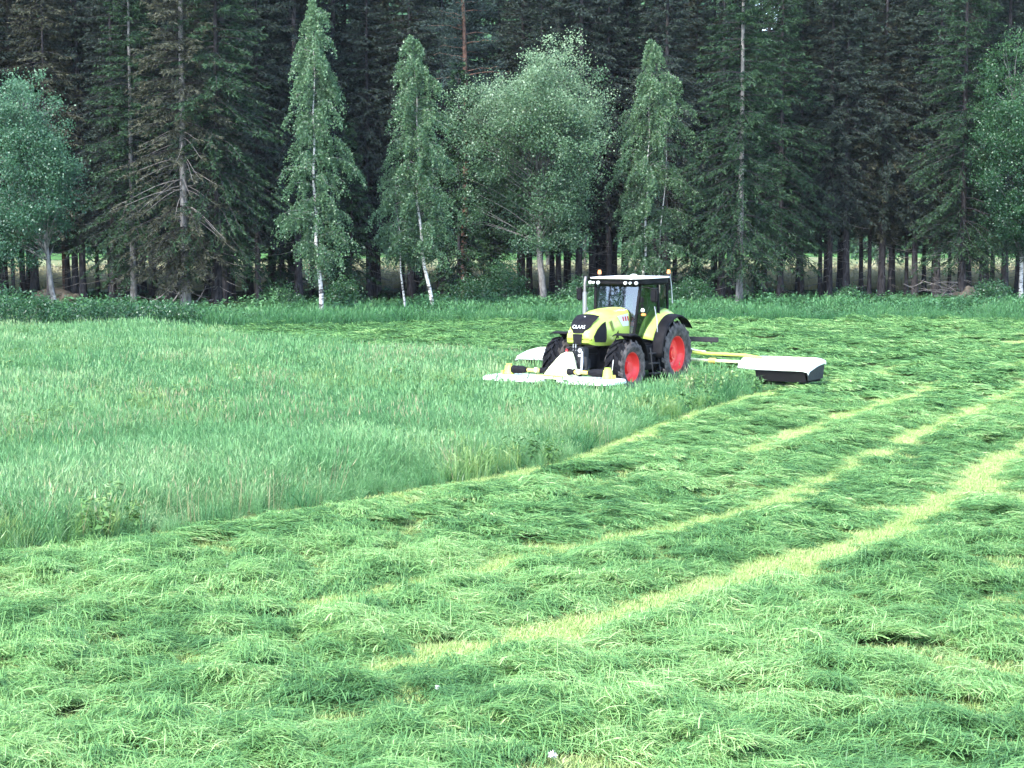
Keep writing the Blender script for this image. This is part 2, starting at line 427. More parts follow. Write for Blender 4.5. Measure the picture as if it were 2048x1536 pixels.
def scatter(name, coll, nvar, pts, yaw, pitch, scale, tone, label, cat, rs):
    n = len(pts)
    me = bpy.data.meshes.new(name)
    me.vertices.add(n); me.vertices.foreach_set('co', np.asarray(pts, np.float32).ravel())
    rot = np.stack([pitch * np.cos(rs.random(n) * 6.28), pitch * np.sin(rs.random(n) * 6.28), yaw], -1)
    for k, t, v in (('rot', 'FLOAT_VECTOR', rot.ravel()), ('scl', 'FLOAT', scale), ('tone', 'FLOAT', tone)):
        at = me.attributes.new(k, t, 'POINT'); at.data.foreach_set('vector' if t == 'FLOAT_VECTOR' else 'value', np.asarray(v, np.float32))
    at = me.attributes.new('var', 'INT', 'POINT'); at.data.foreach_set('value', rs.integers(0, nvar, n).astype(np.int32))
    o = link(name, me)
    g = bpy.data.node_groups.new(name, 'GeometryNodeTree')
    g.interface.new_socket('Geometry', in_out='INPUT', socket_type='NodeSocketGeometry')
    g.interface.new_socket('Geometry', in_out='OUTPUT', socket_type='NodeSocketGeometry')
    gi, go = g.nodes.new('NodeGroupInput'), g.nodes.new('NodeGroupOutput')
    ip = g.nodes.new('GeometryNodeInstanceOnPoints'); ci = g.nodes.new('GeometryNodeCollectionInfo')
    ci.inputs['Collection'].default_value = coll; ci.inputs['Separate Children'].default_value = True; ci.inputs['Reset Children'].default_value = True
    def attr(nm, t):
        a = g.nodes.new('GeometryNodeInputNamedAttribute'); a.data_type = t; a.inputs['Name'].default_value = nm
        return a.outputs['Attribute']
    e = g.nodes.new('FunctionNodeEulerToRotation')
    g.links.new(attr('rot', 'FLOAT_VECTOR'), e.inputs[0]); g.links.new(e.outputs[0], ip.inputs['Rotation'])
    g.links.new(attr('scl', 'FLOAT'), ip.inputs['Scale']); g.links.new(attr('var', 'INT'), ip.inputs['Instance Index'])
    ip.inputs['Pick Instance'].default_value = True
    g.links.new(gi.outputs[0], ip.inputs['Points']); g.links.new(ci.outputs[0], ip.inputs['Instance']); g.links.new(ip.outputs[0], go.inputs[0])
    md = o.modifiers.new('scatter', 'NODES'); md.node_group = g
    setting(o, 'stuff', label, cat)
    return o

def jitter_grid(y0, y1, s, rs, k=0.29, m=3.5):
    yy = np.arange(y0, y1, s); out = []
    for y in yy:
        h = y * k + m
        x = np.arange(-h, h, s)
        out.append(np.stack([x + rs.uniform(-.5, .5, len(x)) * s, y + rs.uniform(-.5, .5, len(x)) * s], -1))
    return np.concatenate(out)

def bmesh_blades(name, mat, *a, **k):
    V, F, t = blades(*a, **k)
    return build_mesh(name, V, F, [mat], {'tint': t})

rs = np.random.default_rng(21)
LIE = {
    'near': proto_set('lie_near', [bmesh_blades('lie', M['cut'], 90, 0.19, (0.09, 0.40), 0.0072, 'lie', rs, spread=sp, segs=4) for sp in (0.4, 0.6, 0.8, 1.0, 1.4, 0.6)]),
    'mid': proto_set('lie_mid', [bmesh_blades('lie', M['cut'], 85, 0.25, (0.11, 0.46), 0.0115, 'lie', rs, spread=sp) for sp in (0.35, 0.5, 0.7, 0.9)]),
    'far': proto_set('lie_far', [bmesh_blades('lie', M['cut'], 70, 0.42, (0.25, 0.55), 0.024, 'lie', rs, spread=sp) for sp in (0.3, 0.5, 0.8)]),
}
def travel_angle(X, Y):
    """direction the mower drove: bends as the strips do"""
    return np.interp(X - 0.55 * (Y - 30), [-25, -5, 8, 25], [R(38), R(46), R(60), R(62)])
def cut_layer(name, lod, nvar, y0, y1, s, size, label):
    p = jitter_grid(y0, y1, s, rs)
    X, Y = p[:, 0], p[:, 1]
    keep = ~standing(X, Y) & (Y < wood_edge(X) + 0.5)
    sa = stubble_amount(X, Y)
    keep &= rs.random(len(X)) > np.where(sa > 0.85, 0.988, sa * 1.08)
    # thin places between heaps
    ca = travel_angle(X, Y); c, sn = np.cos(ca), np.sin(ca)
    al, ac = X * c + Y * sn, -X * sn + Y * c            # along / across the pass
    k = 1.0 if lod == 'near' else 1.25 if lod == 'mid' else 1.9
    heap = 0.55 * vnoise(al, ac * 0.6, 0.30 * k, 1) + 0.45 * vnoise(al, ac * 0.7, 0.85 * k, 2)
    keep &= rs.random(len(X)) < np.clip((heap - 0.33) * 5.5, 0.02, 1)
    X, Y, heap, ca, sa = X[keep], Y[keep], heap[keep], ca[keep], sa[keep]
    z = np.clip(heap - 0.36, 0, 1) * 0.66 * (0.12 + 0.88 * rs.random(len(X)) ** 0.7) * (1 - 0.8 * sa)
    near_s = np.zeros(len(X))
    for pts, w, st in STR_W[:3] + [(EDGE_W, 0.6, 1)]:
        near_s = np.maximum(near_s, np.clip(1 - (seg_dist(X, Y, pts)[0] - w) / 0.6, 0, 1))
    z *= 1 - 0.9 * near_s
    yaw = ca + math.pi / 2 + (vnoise(X, Y, 0.9, 4) - 0.5) * (3.2 if lod == 'near' else 2.2 if lod == 'mid' else 1.4) + rs.normal(0, 0.25, len(X))
    tone = np.clip(0.60 + (vnoise(X, Y, 2.6, 5) - 0.5) * 0.5 + (vnoise(X, Y, 0.45, 7) - 0.5) * 0.85 + rs.normal(0, 0.15, len(X)) + (0.12 if lod == 'near' else 0.0 if lod == 'mid' else -0.16 - 0.22 * np.clip((4 - X) / 4, 0, 1) * (Y > 62)), 0, 1)
    # fresher yellow clumps here and there
    scale = size * (0.75 + 0.6 * rs.random(len(X)))
    return scatter(name, LIE[lod], nvar, np.stack([X, Y, z], -1), yaw, np.abs(rs.normal(0, 0.065 if lod == 'near' else 0.05, len(X))), scale, tone, label, 'grass', rs)
cut_layer('cut_grass', 'near', 6, 14.5, 29, 0.155, 1.0, 'freshly mown long grass lying in the foreground')
cut_layer('cut_grass', 'mid', 4, 29, 52, 0.235, 1.0, 'mown swaths of grass in the middle of the field')
cut_layer('cut_grass', 'far', 3, 52, 108, 0.40, 1.0, 'flat mown grass towards the wood')

# stubble showing in the bare strips
STUB = proto_set('stub', [bmesh_blades('stub', M['stubble'], 60, 0.17, (0.03, 0.09), 0.009, 'up', rs, spread=1.2, segs=2) for _ in range(3)])
p = np.concatenate([jitter_grid(16, 42, 0.15, rs), jitter_grid(42, 80, 0.24, rs)])
p = p[(rs.random(len(p)) < np.maximum(stubble_amount(p[:, 0], p[:, 1]) * 1.1, np.where(p[:, 1] < 40, 0.45, 0))) & ~standing(p[:, 0], p[:, 1])]
n = len(p)
scatter('stubble', STUB, 3, np.column_stack([p, np.zeros(n)]), rs.random(n) * 6.28, np.abs(rs.normal(0, 0.05, n)), 0.8 + 0.6 * rs.random(n), np.clip(rs.normal(0.35, 0.12, n) + 0.5 * (vnoise(p[:, 0], p[:, 1], 2.2, 6) - 0.35), 0, 1), 'pale yellow green stubble in the bare strips', 'stubble', rs)

# uncut meadow
UP = {
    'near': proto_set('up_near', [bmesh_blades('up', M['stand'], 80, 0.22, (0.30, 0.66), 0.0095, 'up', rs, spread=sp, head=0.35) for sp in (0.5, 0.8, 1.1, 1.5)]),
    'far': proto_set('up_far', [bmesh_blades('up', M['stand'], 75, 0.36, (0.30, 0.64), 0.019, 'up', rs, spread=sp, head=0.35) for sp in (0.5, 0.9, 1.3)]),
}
for lod, nv, y0, y1, s in (('near', 4, 24, 46, 0.235), ('far', 3, 46, 89, 0.36)):
    p = jitter_grid(y0, y1, s, rs)
    p = p[standing(p[:, 0], p[:, 1])]
    X, Y = p[:, 0], p[:, 1]; n = len(p)
    hn = 0.5 * vnoise(X, Y, 3.0, 3) + 0.5 * vnoise(X, Y, 0.9, 4)
    tone = np.clip(-0.06 + 0.65 * vnoise(X, Y, 4.0, 6) + 0.55 * vnoise(X, Y, 0.8, 2) + 0.04 * np.clip(-X / 12, -0.3, 1) + rs.normal(0, 0.12, n), 0, 1)
    d, _ = seg_dist(X, Y, EDGE_W)
    pitch = np.abs(rs.normal(0, 0.14, n)) + np.clip(1.2 - d, 0, 1) * 0.6 * rs.random(n)
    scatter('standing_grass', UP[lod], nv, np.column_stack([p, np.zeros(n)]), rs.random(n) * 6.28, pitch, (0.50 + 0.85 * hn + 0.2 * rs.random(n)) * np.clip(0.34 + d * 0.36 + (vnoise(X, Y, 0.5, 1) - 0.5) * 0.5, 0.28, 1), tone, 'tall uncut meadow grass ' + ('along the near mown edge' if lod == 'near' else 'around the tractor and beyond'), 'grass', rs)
# patches of ranker and of drier grass in the uncut meadow
p = jitter_grid(25, 88, 0.42, rs); p = p[standing(p[:, 0], p[:, 1])]
for nm, mt, nz, th, lb in (('rank_grass', 'rank', 4, 0.66, 'darker rank clumps of grass in the uncut meadow'), ('dry_grass', 'weed', 0, 0.70, 'yellowish clumps of grass in the uncut meadow')):
    CL = proto_set(nm, [bmesh_blades(nm, M[mt], 55, 0.25, (0.30, 0.68), 0.013, 'up', rs, spread=sp, head=0.15) for sp in (0.6, 1.1)])
    w = p[0.6 * vnoise(p[:, 0], p[:, 1], 2.4, nz) + 0.4 * vnoise(p[:, 0], p[:, 1], 0.8, nz + 1) > th - 0.06]; n = len(w)
    scatter(nm, CL, 2, np.column_stack([w, np.zeros(n)]), rs.random(n) * 6.28, np.abs(rs.normal(0, .16, n)), 0.7 + 0.5 * rs.random(n), np.clip(rs.normal(0.5, 0.2, n), 0, 1), lb, 'grass', rs)
# weeds and reddish sorrel among the uncut grass
def herb_mesh(name, mat, *a): return herb(*a).mesh(name, mat)
WEED = proto_set('weed', [herb_mesh('weed', M['weed'], 9, 0.72, 0.17, rs, 0.2) for _ in range(3)])
SOR = proto_set('sorrel', [bmesh_blades('sorrel', M['sorrel'], 10, 0.25, (0.45, 0.80), 0.010, 'up', rs, spread=0.35, head=0.8) for _ in range(3)])
p = jitter_grid(26, 74, 0.8, rs); p = p[standing(p[:, 0], p[:, 1])]
w = p[(vnoise(p[:, 0], p[:, 1], 1.6, 7) > 0.70)]; n = len(w)
scatter('meadow_weeds', WEED, 3, np.column_stack([w, np.zeros(n)]), rs.random(n) * 6.28, np.abs(rs.normal(0, .1, n)), 0.6 + 0.5 * rs.random(n), rs.random(n), 'yellowish leafy weeds standing in the uncut meadow', 'weeds', rs)
w = p[(vnoise(p[:, 0], p[:, 1], 3.2, 1) > 0.70)]; n = len(w)
scatter('sorrel_stalks', SOR, 3, np.column_stack([w, np.zeros(n)]), rs.random(n) * 6.28, np.abs(rs.normal(0, .1, n)), 0.8 + 0.4 * rs.random(n), rs.random(n), 'reddish brown seed stalks among the uncut grass', 'grass', rs)

# rough margin of the wood and plants on its floor
HERB = proto_set('herb', [herb_mesh('herb', M['herb'], 14, 0.75, 0.20, rs, 0.38) for _ in range(4)])
p = jitter_grid(82, 140, 0.62, rs, 0.29, 5)
X, Y = p[:, 0], p[:, 1]; e = Y - wood_edge(X)
dens = np.where(e < 0, 0, np.where(e < 13, 0.30 + 0.6 * (vnoise(X, Y, 2.5, 6) > 0.45) + 0.3 * (X < -9), np.clip(0.45 - (e - 13) * 0.02, 0.08, 1)))
sel = rs.random(len(X)) < dens; X, Y, e = X[sel], Y[sel], e[sel]; n = len(X)
sc_ = (0.35 + 1.0 * vnoise(X, Y, 1.8, 2)) * np.clip(0.55 + e * 0.12, 0.5, 1.1) * np.where(e > 16, 0.6, 1) * (1 + 0.35 * np.clip((-10 - X) / 6, 0, 1) * (e < 12))
scatter('undergrowth', HERB, 4, np.stack([X, Y, np.full(n, 0.02)], -1), rs.random(n) * 6.28, np.abs(rs.normal(0, .08, n)), sc_, np.clip(0.25 + 0.6 * vnoise(X, Y, 2.4, 3) + rs.normal(0, .12, n) - 0.2 * (e > 14), 0, 1), 'lush green herbs and ferns along the edge of the wood', 'undergrowth', rs)

# tall pale grass of the clearing behind the trunks
p = jitter_grid(141, 170, 1.0, rs, 0.30, 5); n = len(p)
CLR = proto_set('clr', [bmesh_blades('clr', M['sorrel'], 50, 0.7, (0.5, 1.2), 0.06, 'up', rs, spread=0.8, head=0.3) for _ in range(2)])
scatter('clearing_grass', CLR, 2, np.column_stack([p, np.full(n, 0.1)]), rs.random(n) * 6.28, np.abs(rs.normal(0, .1, n)), 0.7 + 0.8 * rs.random(n), rs.random(n), 'pale rough grass of the clearing behind the trunks', 'grass', rs)
# tall rough grass fringing the wood
p = jitter_grid(82, 122, 0.55, rs, 0.29, 5); e = p[:, 1] - wood_edge(p[:, 0])
p = p[(e > -1.2) & (e < 15) & (rs.random(len(p)) < np.clip(1.1 - e * 0.06, 0.2, 1))]; n = len(p)
RANK = proto_set('rank', [bmesh_blades('rank', M['rank'], 75, 0.36, (0.30, 0.64), 0.021, 'up', rs, spread=sp, head=0.1) for sp in (0.5, 0.8, 1.0)])
scatter('fringe_grass', RANK, 3, np.column_stack([p, np.full(n, 0.01)]), rs.random(n) * 6.28, np.abs(rs.normal(0, .12, n)), 0.5 + 1.0 * vnoise(p[:, 0], p[:, 1], 1.7, 5) + 0.3 * rs.random(n), np.clip(0.15 + 0.6 * vnoise(p[:, 0], p[:, 1], 2.0, 7) + rs.normal(0.0, .12, n), 0, 1), 'ragged tall grass between the field and the trees', 'grass', rs)
# ------------------------------------------------------------------ trees
def leaves_np(P, size, rs, droop=0.0, aspect=0.75):
    n = len(P); size = size * (0.65 + 0.7 * rs.random(n))
    d = rs.normal(0, 1, (n, 3)); d[:, 2] -= droop; d = nrm(d)
    s = nrm(np.cross(d, rs.normal(0, 1, (n, 3))))
    h = size[:, None] * 0.5
    V = np.stack([P - d * h, P - s * h * aspect, P + d * h, P + s * h * aspect], 1).reshape(-1, 3)
    return V, (np.arange(n) * 4)[:, None] + np.array([[0, 1, 2, 3]])

def needles(P, D, ln, w, rs):
    n = len(P)
    s = nrm(np.cross(D, rs.normal(0, 1, (n, 3)))) * (w * (0.7 + 0.6 * rs.random(n)))[:, None] * 0.5
    V = np.stack([P - s, P + s, P + D * (ln * (0.7 + 0.6 * rs.random(n)))[:, None]], 1).reshape(-1, 3)
    return V, (np.arange(n) * 3)[:, None] + np.array([[0, 1, 2]])

def spruce(H, base, Rmax, r0, seed, leafm, dense=1.0, dead_from=1.0, droop=0.4, bare=None, bark='bark_spruce'):
    rs = np.random.default_rng(seed)
    tr, br, cr, db = Soup(), Soup(), Soup(), Soup()
    z = np.linspace(-0.3, H, 16); bend = rs.normal(0, 0.12, 2)
    path = np.stack([bend[0] * np.sin(z / H * 3), bend[1] * np.sin(z / H * 2.3), z], -1)
    rad = r0 * np.clip(1 - z / H, 0.02, 1) ** 0.85; rad[0] *= 1.45; rad[1] *= 1.02
    tr.tube(path, rad, 9)
    at = lambda h: np.array([np.interp(h, z, path[:, k]) for k in range(3)])
    # dead twigs under the crown
    h = dead_from
    while h < base + 1.5:
        for _ in range(rs.integers(1, 4)):
            a = rs.random() * 6.28; L = (0.5 + 1.3 * rs.random()) * Rmax / 2.6
            s = np.linspace(0, 1, 5); o = np.stack([np.cos(a) * L * s, np.sin(a) * L * s, -0.30 * L * s + 0.12 * L * s ** 3 + rs.normal(0, 0.03, 5) * s], -1)
            db.tube(at(h) + o, 0.018 * (1.05 - s) + 0.004, 3)
        h += 0.35 + 0.4 * rs.random()
    h = base
    while h < H - 0.15:
        t = (h - base) / (H - base)
        for _ in range(rs.integers(4, 7)):
            a = rs.random() * 6.28
            prof = (1 - t ** 1.5) * min(1.0, 0.62 + t * 3.0)
            L = max(0.18, Rmax * prof * (0.45 + 0.35 * rs.random() + 0.55 * float(vnoise(np.array(a * 1.3), np.array(h * 0.8 + seed), 1.0, seed % 8))))
            s = np.linspace(0, 1, 6)
            d0, d1 = 0.35 * t - 0.10 * (1 - t), -droop * (1 - t) - 0.12
            rr = np.array([math.cos(a), math.sin(a), 0]); tt = np.array([-math.sin(a), math.cos(a), 0])
            zz = L * (d0 * s + d1 * s ** 2 + 0.18 * s ** 4) + 0.10 * L * rs.normal()*s
            B = at(h) + rr * (L * s)[:, None] + np.array([0, 0, 1.0]) * zz[:, None] + tt * (rs.normal(0, 0.06) * L * s ** 2)[:, None]
            hide = bare is not None and bare[0] < h < bare[1] and rs.random() < bare[2]
            (db if hide else br).tube(B, 0.008 + 0.009 * L * (1 - s), 3)
            nt = int((L * 10 + 4) * dense)
            sp = (0.05 if not hide else 0.72) + (0.95 if not hide else 0.28) * rs.random(nt) ** 0.8
            nt = len(sp) if not hide else int(nt * 0.35); sp = sp[:nt]
            if nt < 1: continue
            C = np.stack([np.interp(sp, s, B[:, k]) for k in range(3)], -1)
            side = np.where(rs.random(nt) < 0.5, -1, 1); ph = rs.uniform(0.4, 1.25, nt)
            D = nrm(rr * np.cos(ph)[:, None] + tt * (side * np.sin(ph))[:, None] + np.array([0, 0, -1.0]) * rs.uniform(0.15, 1.0, nt)[:, None] * (1.1 - 0.6 * t))
            tl = (0.18 + 0.34 * (1 - sp)) * (0.55 + 0.22 * min(L, 3))
            for q in range(5):
                f = (q + rs.random(nt)) / 5
                P = C + D * (tl * f)[:, None]; P[:, 2] -= 0.18 * tl * f ** 2
                Dn = nrm(D + rs.normal(0, 0.42, (nt, 3)))
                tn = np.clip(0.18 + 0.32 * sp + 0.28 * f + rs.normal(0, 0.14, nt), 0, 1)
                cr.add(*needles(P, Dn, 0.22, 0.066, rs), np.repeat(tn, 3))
        h += 0.24 + 0.14 * rs.random()
    return dict(trunk=tr.mesh('trunk', M[bark], True), dead_branches=db.mesh('dead_branches', M['dead']), branches=br.mesh('branches', M['bark_spruce']), crown=cr.mesh('crown', M[leafm]))

def pine(H, base, seed):
    rs = np.random.default_rng(seed)
    tr, br, cr = Soup(), Soup(), Soup()
    z = np.linspace(-0.3, H, 16)
    path = np.stack([0.25 * np.sin(z / 7), 0.15 * np.sin(z / 5 + 1), z], -1)
    tr.tube(path, 0.27 * np.clip(1 - z / H * 0.75, 0.05, 1), 9)
    at = lambda h: np.array([np.interp(h, z, path[:, k]) for k in range(3)])
    for k in range(46):
        h = base + (H - base) * (k / 46) ** 1.0; t = k / 46
        a = rs.random() * 6.28; L = (3.0 - 1.6 * t) * (0.5 + 0.6 * rs.random())
        s = np.linspace(0, 1, 6); rr = np.array([math.cos(a), math.sin(a), 0])
        B = at(h) + rr * (L * s)[:, None] + np.array([0, 0, 1.0]) * (L * (0.25 * s - 0.15 * s ** 2))[:, None] + rs.normal(0, 0.08, (6, 3)) * s[:, None]
        br.tube(B, 0.012 + 0.035 * (1 - s), 4)
        for c in range(rs.integers(4, 9)):
            f = 0.35 + 0.65 * rs.random()
            ctr = np.array([np.interp(f, s, B[:, q]) for q in range(3)]) + rs.normal(0, 0.35, 3)
            m = 70
            P = ctr + rs.normal(0, 1, (m, 3)) * np.array([0.30, 0.30, 0.15])
            D = nrm(rs.normal(0, 1, (m, 3)) + np.array([0, 0, 0.6]))
            cr.add(*needles(P, D, 0.16, 0.045, rs), np.repeat(np.clip(0.45 + (P[:, 2] - ctr[2]) * 1.2 + rs.normal(0, .12, m), 0, 1), 3))
    return dict(trunk=tr.mesh('trunk', M['bark_pine'], True), branches=br.mesh('branches', M['bark_pine']), crown=cr.mesh('crown', M['needle_pine']))

def birch(H, base, Rmax, r0, seed, path_xy, leafm='birch_leaf', leaf=0.10, nb=60, bark='bark_birch', hang=1.0, asym=(0, 0), second=None, shape=None):
    """slender birch: short rising limbs, then long hanging twigs set with small leaves"""
    rs = np.random.default_rng(seed)
    tr, br, cr = Soup(), Soup(), Soup()
    z = np.linspace(-0.3, H, 22); zt = np.linspace(0, H, len(path_xy))
    px = np.interp(z, zt, [p[0] for p in path_xy]); py = np.interp(z, zt, [p[1] for p in path_xy])
    path = np.stack([px + 0.05 * np.sin(z * 1.7 + seed), py + 0.04 * np.sin(z * 1.3), z], -1)
    tr.tube(path, r0 * np.clip(1 - z / H, 0.03, 1) ** 1.1, 8)
    if second:
        z2 = np.linspace(-0.3, second[0], 14)
        p2 = np.stack([second[1] + second[2] * (z2 / second[0]) + 0.06 * np.sin(z2), np.full(14, 0.15), z2], -1)
        tr.tube(p2, r0 * 0.62 * np.clip(1 - z2 / second[0], 0.04, 1) ** 0.8, 7)
    at = lambda h: np.array([np.interp(h, z, path[:, k]) for k in range(3)])
    for k in range(nb):
        t = (k + rs.random()) / nb; h = base + (H - base) * min(0.985, max(0, t + rs.normal(0, 0.02)))
        a = k * 2.4 + rs.normal(0, 0.5)
        if shape: wd = float(np.interp(h / H, [q[0] for q in shape], [q[1] for q in shape]))
        else: wd = Rmax * min(1.0, 1.12 * math.sqrt(1.0 - t) + 0.05) * min(1.0, 0.6 + t * 1.8)
        L = wd * (0.12 + 0.45 * rs.random() + 0.85 * float(vnoise(np.array(h * 1.0), np.array(seed * 3 + a % 6.28), 1.6, 3))) * (1 + asym[0] * math.cos(a) + asym[1] * math.sin(a))
        L = max(L, 0.25)
        rr = np.array([math.cos(a), math.sin(a), 0]); s = np.linspace(0, 1, 6)
        up = 0.9 if t > 0.3 else 0.55
        B = at(h) + rr * (L * s)[:, None] + np.array([0, 0, 1.0]) * (L * (up * s - (up + 0.1) * s ** 2.2))[:, None] + rs.normal(0, 0.04, (6, 3)) * s[:, None]
        br.tube(B, 0.006 + 0.016 * (1 - s) * min(1, L), 3)
        nt = int(9 + L * 9)
        for q in range(nt):
            f = 0.04 + 0.96 * rs.random() ** 0.9
            c = np.array([np.interp(f, s, B[:, j]) for j in range(3)])
            ln = (0.25 + 1.15 * rs.random()) * hang * (0.55 + 0.45 * min(1, L))
            m = int(7 + ln * 17)
            g = rs.random(m)
            aa = a + rs.normal(0, 0.9); out = np.array([math.cos(aa), math.sin(aa), 0]) * (0.35 * ln)
            P = c + out * g[:, None] + np.array([0, 0, -1.0]) * (ln * (g ** 1.4) - 0.18 * ln * g)[:, None] + rs.normal(0, 0.055, (m, 3))
            V, Q = leaves_np(P, leaf, rs, 0.6)
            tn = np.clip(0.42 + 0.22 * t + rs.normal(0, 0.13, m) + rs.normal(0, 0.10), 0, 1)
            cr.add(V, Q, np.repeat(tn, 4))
    return dict(trunk=tr.mesh('trunk', M[bark], True), branches=br.mesh('branches', M['bark_grey']), crown=cr.mesh('crown', M[leafm]))

def broadleaf(H, base, rx, rz, seed, leafm, leaf=0.12, ncl=300, per=75, r0=0.2, lean=(0, 0), bark='bark_grey', cz=None, cx=0.0, pale_top=0.25, sig=0.36, flat=0.8):
    """round-crowned tree: limbs fan out to leaf clusters spread through an uneven crown"""
    rs = np.random.default_rng(seed)
    tr, br, cr = Soup(), Soup(), Soup()
    cz = cz if cz else (H + base) / 2
    z = np.linspace(-0.3, H * 0.82, 12)
    path = np.stack([lean[0] * (z / H) + 0.10 * np.sin(z * 0.9 + seed), lean[1] * (z / H) + 0.08 * np.sin(z * 0.7), z], -1)
    rad = r0 * np.clip(1 - z / (H * 0.86), 0.04, 1) ** 0.9; rad[0] *= 1.4
    tr.tube(path, rad, 9)
    at = lambda h: np.array([np.interp(h, z, path[:, k]) for k in range(3)])
    ctr = at(cz) + np.array([cx, 0, 0])
    nl = 17                                            # boughs, each carrying its own mass of leaves
    LD = nrm(rs.normal(0, 1, (nl, 3))); LR = 0.50 + 0.34 * rs.random(nl)
    LD[:, 1] -= 0.25; which = rs.integers(0, nl, ncl)
    D = nrm(rs.normal(0, 1, (ncl, 3)))
    q_ = LD[which] * LR[which][:, None] + D * (0.16 + 0.26 * rs.random(ncl) ** 0.6)[:, None] * (0.7 + 0.6 * rs.random(nl))[which][:, None]
    rr = np.linalg.norm(q_, axis=1)
    C = ctr + q_ * np.array([rx, rx * 0.9, rz])
    taper = np.where(C[:, 2] < cz, 1 - flat * 0.35 * (cz - C[:, 2]) / rz, 1)
    C[:, 0] = ctr[0] + (C[:, 0] - ctr[0]) * taper
    keep = C[:, 2] > base
    for c, d, q in zip(C[keep], D[keep], rr[keep]):
        h0 = np.clip(c[2] - 0.5 * math.hypot(c[0] - ctr[0], c[1] - ctr[1]) - 0.6, base * 1.05, H * 0.78)
        p0 = at(h0); s = np.linspace(0, 1, 5)[:, None]
        B = p0 + (c - p0) * s + np.array([0, 0, 0.5]) * np.sin(s * math.pi) * 0.5 + rs.normal(0, 0.06, (5, 3)) * s
        if rs.random() < 0.4 and c[2] > base + 1.5: br.tube(B, 0.008 + 0.028 * (1 - s[:, 0]), 3)
        m = int(per * (0.6 + 0.8 * rs.random()))
        P = c + rs.normal(0, 1, (m, 3)) * np.array([sig, sig, sig * 0.75]) * (0.55 + 0.7 * rs.random())
        V, Q = leaves_np(P, leaf, rs, 0.1)
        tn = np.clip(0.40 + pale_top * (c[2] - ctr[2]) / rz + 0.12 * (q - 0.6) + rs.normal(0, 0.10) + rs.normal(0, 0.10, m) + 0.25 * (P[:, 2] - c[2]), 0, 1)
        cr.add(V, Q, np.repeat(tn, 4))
    return dict(trunk=tr.mesh('trunk', M[bark], True), branches=br.mesh('branches', M['bark_grey']), crown=cr.mesh('crown', M[leafm]))

def plant_tree(name, parts, loc, label, cat='tree', rz=0.0, scale=1.0, group=None):
    t = empty(name, loc, rz); t.scale = (scale, scale, scale)
    for k, me in parts.items():
        o = link(k, me, t)
        if k != 'trunk': o['kind'] = 'stuff'      # twigs, leaves and needles too small to pick apart
    return tag(t, label, cat, group)

def gpt(px, py): return tuple(ground(px, py))

# --- trees of the wood's edge that stand out
plant_tree('birch_tree', birch(17.2, 2.6, 2.2, 0.13, 11, [(0.25, 0), (-0.05, 0), (-0.15, 0), (-0.1, 0), (-0.05, 0)], nb=115, shape=[(0.1, 0.9), (0.2, 1.9), (0.37, 2.5), (0.6, 2.1), (0.84, 1.5), (0.95, 0.7), (1.0, 0.25)]), gpt(636, 640), 'tall slender birch with white trunk and hanging twigs, tallest birch at the wood edge')
plant_tree('birch_tree', birch(15.6, 3.2, 2.2, 0.12, 12, [(0.55, 0), (0, 0), (-0.35, 0), (-0.25, 0), (-0.4, 0), (-0.55, 0)], nb=105, shape=[(0.15, 1.0), (0.22, 1.9), (0.36, 2.6), (0.6, 2.3), (0.8, 1.6), (0.93, 0.9), (1.0, 0.3)]), gpt(848, 632), 'birch with bowed white stem between the tallest birch and the round willow')
plant_tree('young_birch_tree', birch(8.5, 3.2, 1.5, 0.07, 13, [(0.25, 0), (0, 0), (-0.3, 0)], nb=26), gpt(800, 632), 'thin young birch stem just beside the bowed birch', 'tree')
plant_tree('willow_tree', broadleaf(16.0, 3.7, 5.6, 6.7, 14, 'willow_leaf', 0.115, 640, 165, 0.24, (-0.5, 0), cz=8.9, cx=-0.5, pale_top=0.32, sig=0.46), gpt(1085, 612), 'broad round willow with silvery green crown behind the tractor')
plant_tree('birch_tree', birch(16.6, 2.4, 2.4, 0.10, 15, [(-0.1, 0), (0.1, 0), (0.2, 0), (0.3, 0), (0.45, 0)], nb=125, asym=(0.22, 0), shape=[(0.1, 1.2), (0.2, 2.3), (0.42, 2.9), (0.58, 2.4), (0.75, 1.8), (0.9, 1.1), (1.0, 0.3)], second=(11.5, 0.8, 0.7)), gpt(1287, 614), 'birch with yellowish green top rising behind the tractor cab')
plant_tree('aspen_tree', broadleaf(13.2, 3.0, 3.8, 5.1, 16, 'aspen_leaf', 0.115, 460, 120, 0.16, (-2.2, 0), cz=7.4, cx=-1.0, pale_top=0.25), gpt(118, 640), 'bluish green broadleaf tree at the far left edge of the wood')
plant_tree('alder_tree', broadleaf(17.0, 2.8, 4.6, 7.4, 17, 'alder_leaf', 0.115, 560, 135, 0.15, (-1.2, 0), bark='bark_birch', cz=9.4, cx=0.2), gpt(2046, 606), 'leafy green tree with leaning pale trunk at the far right edge')

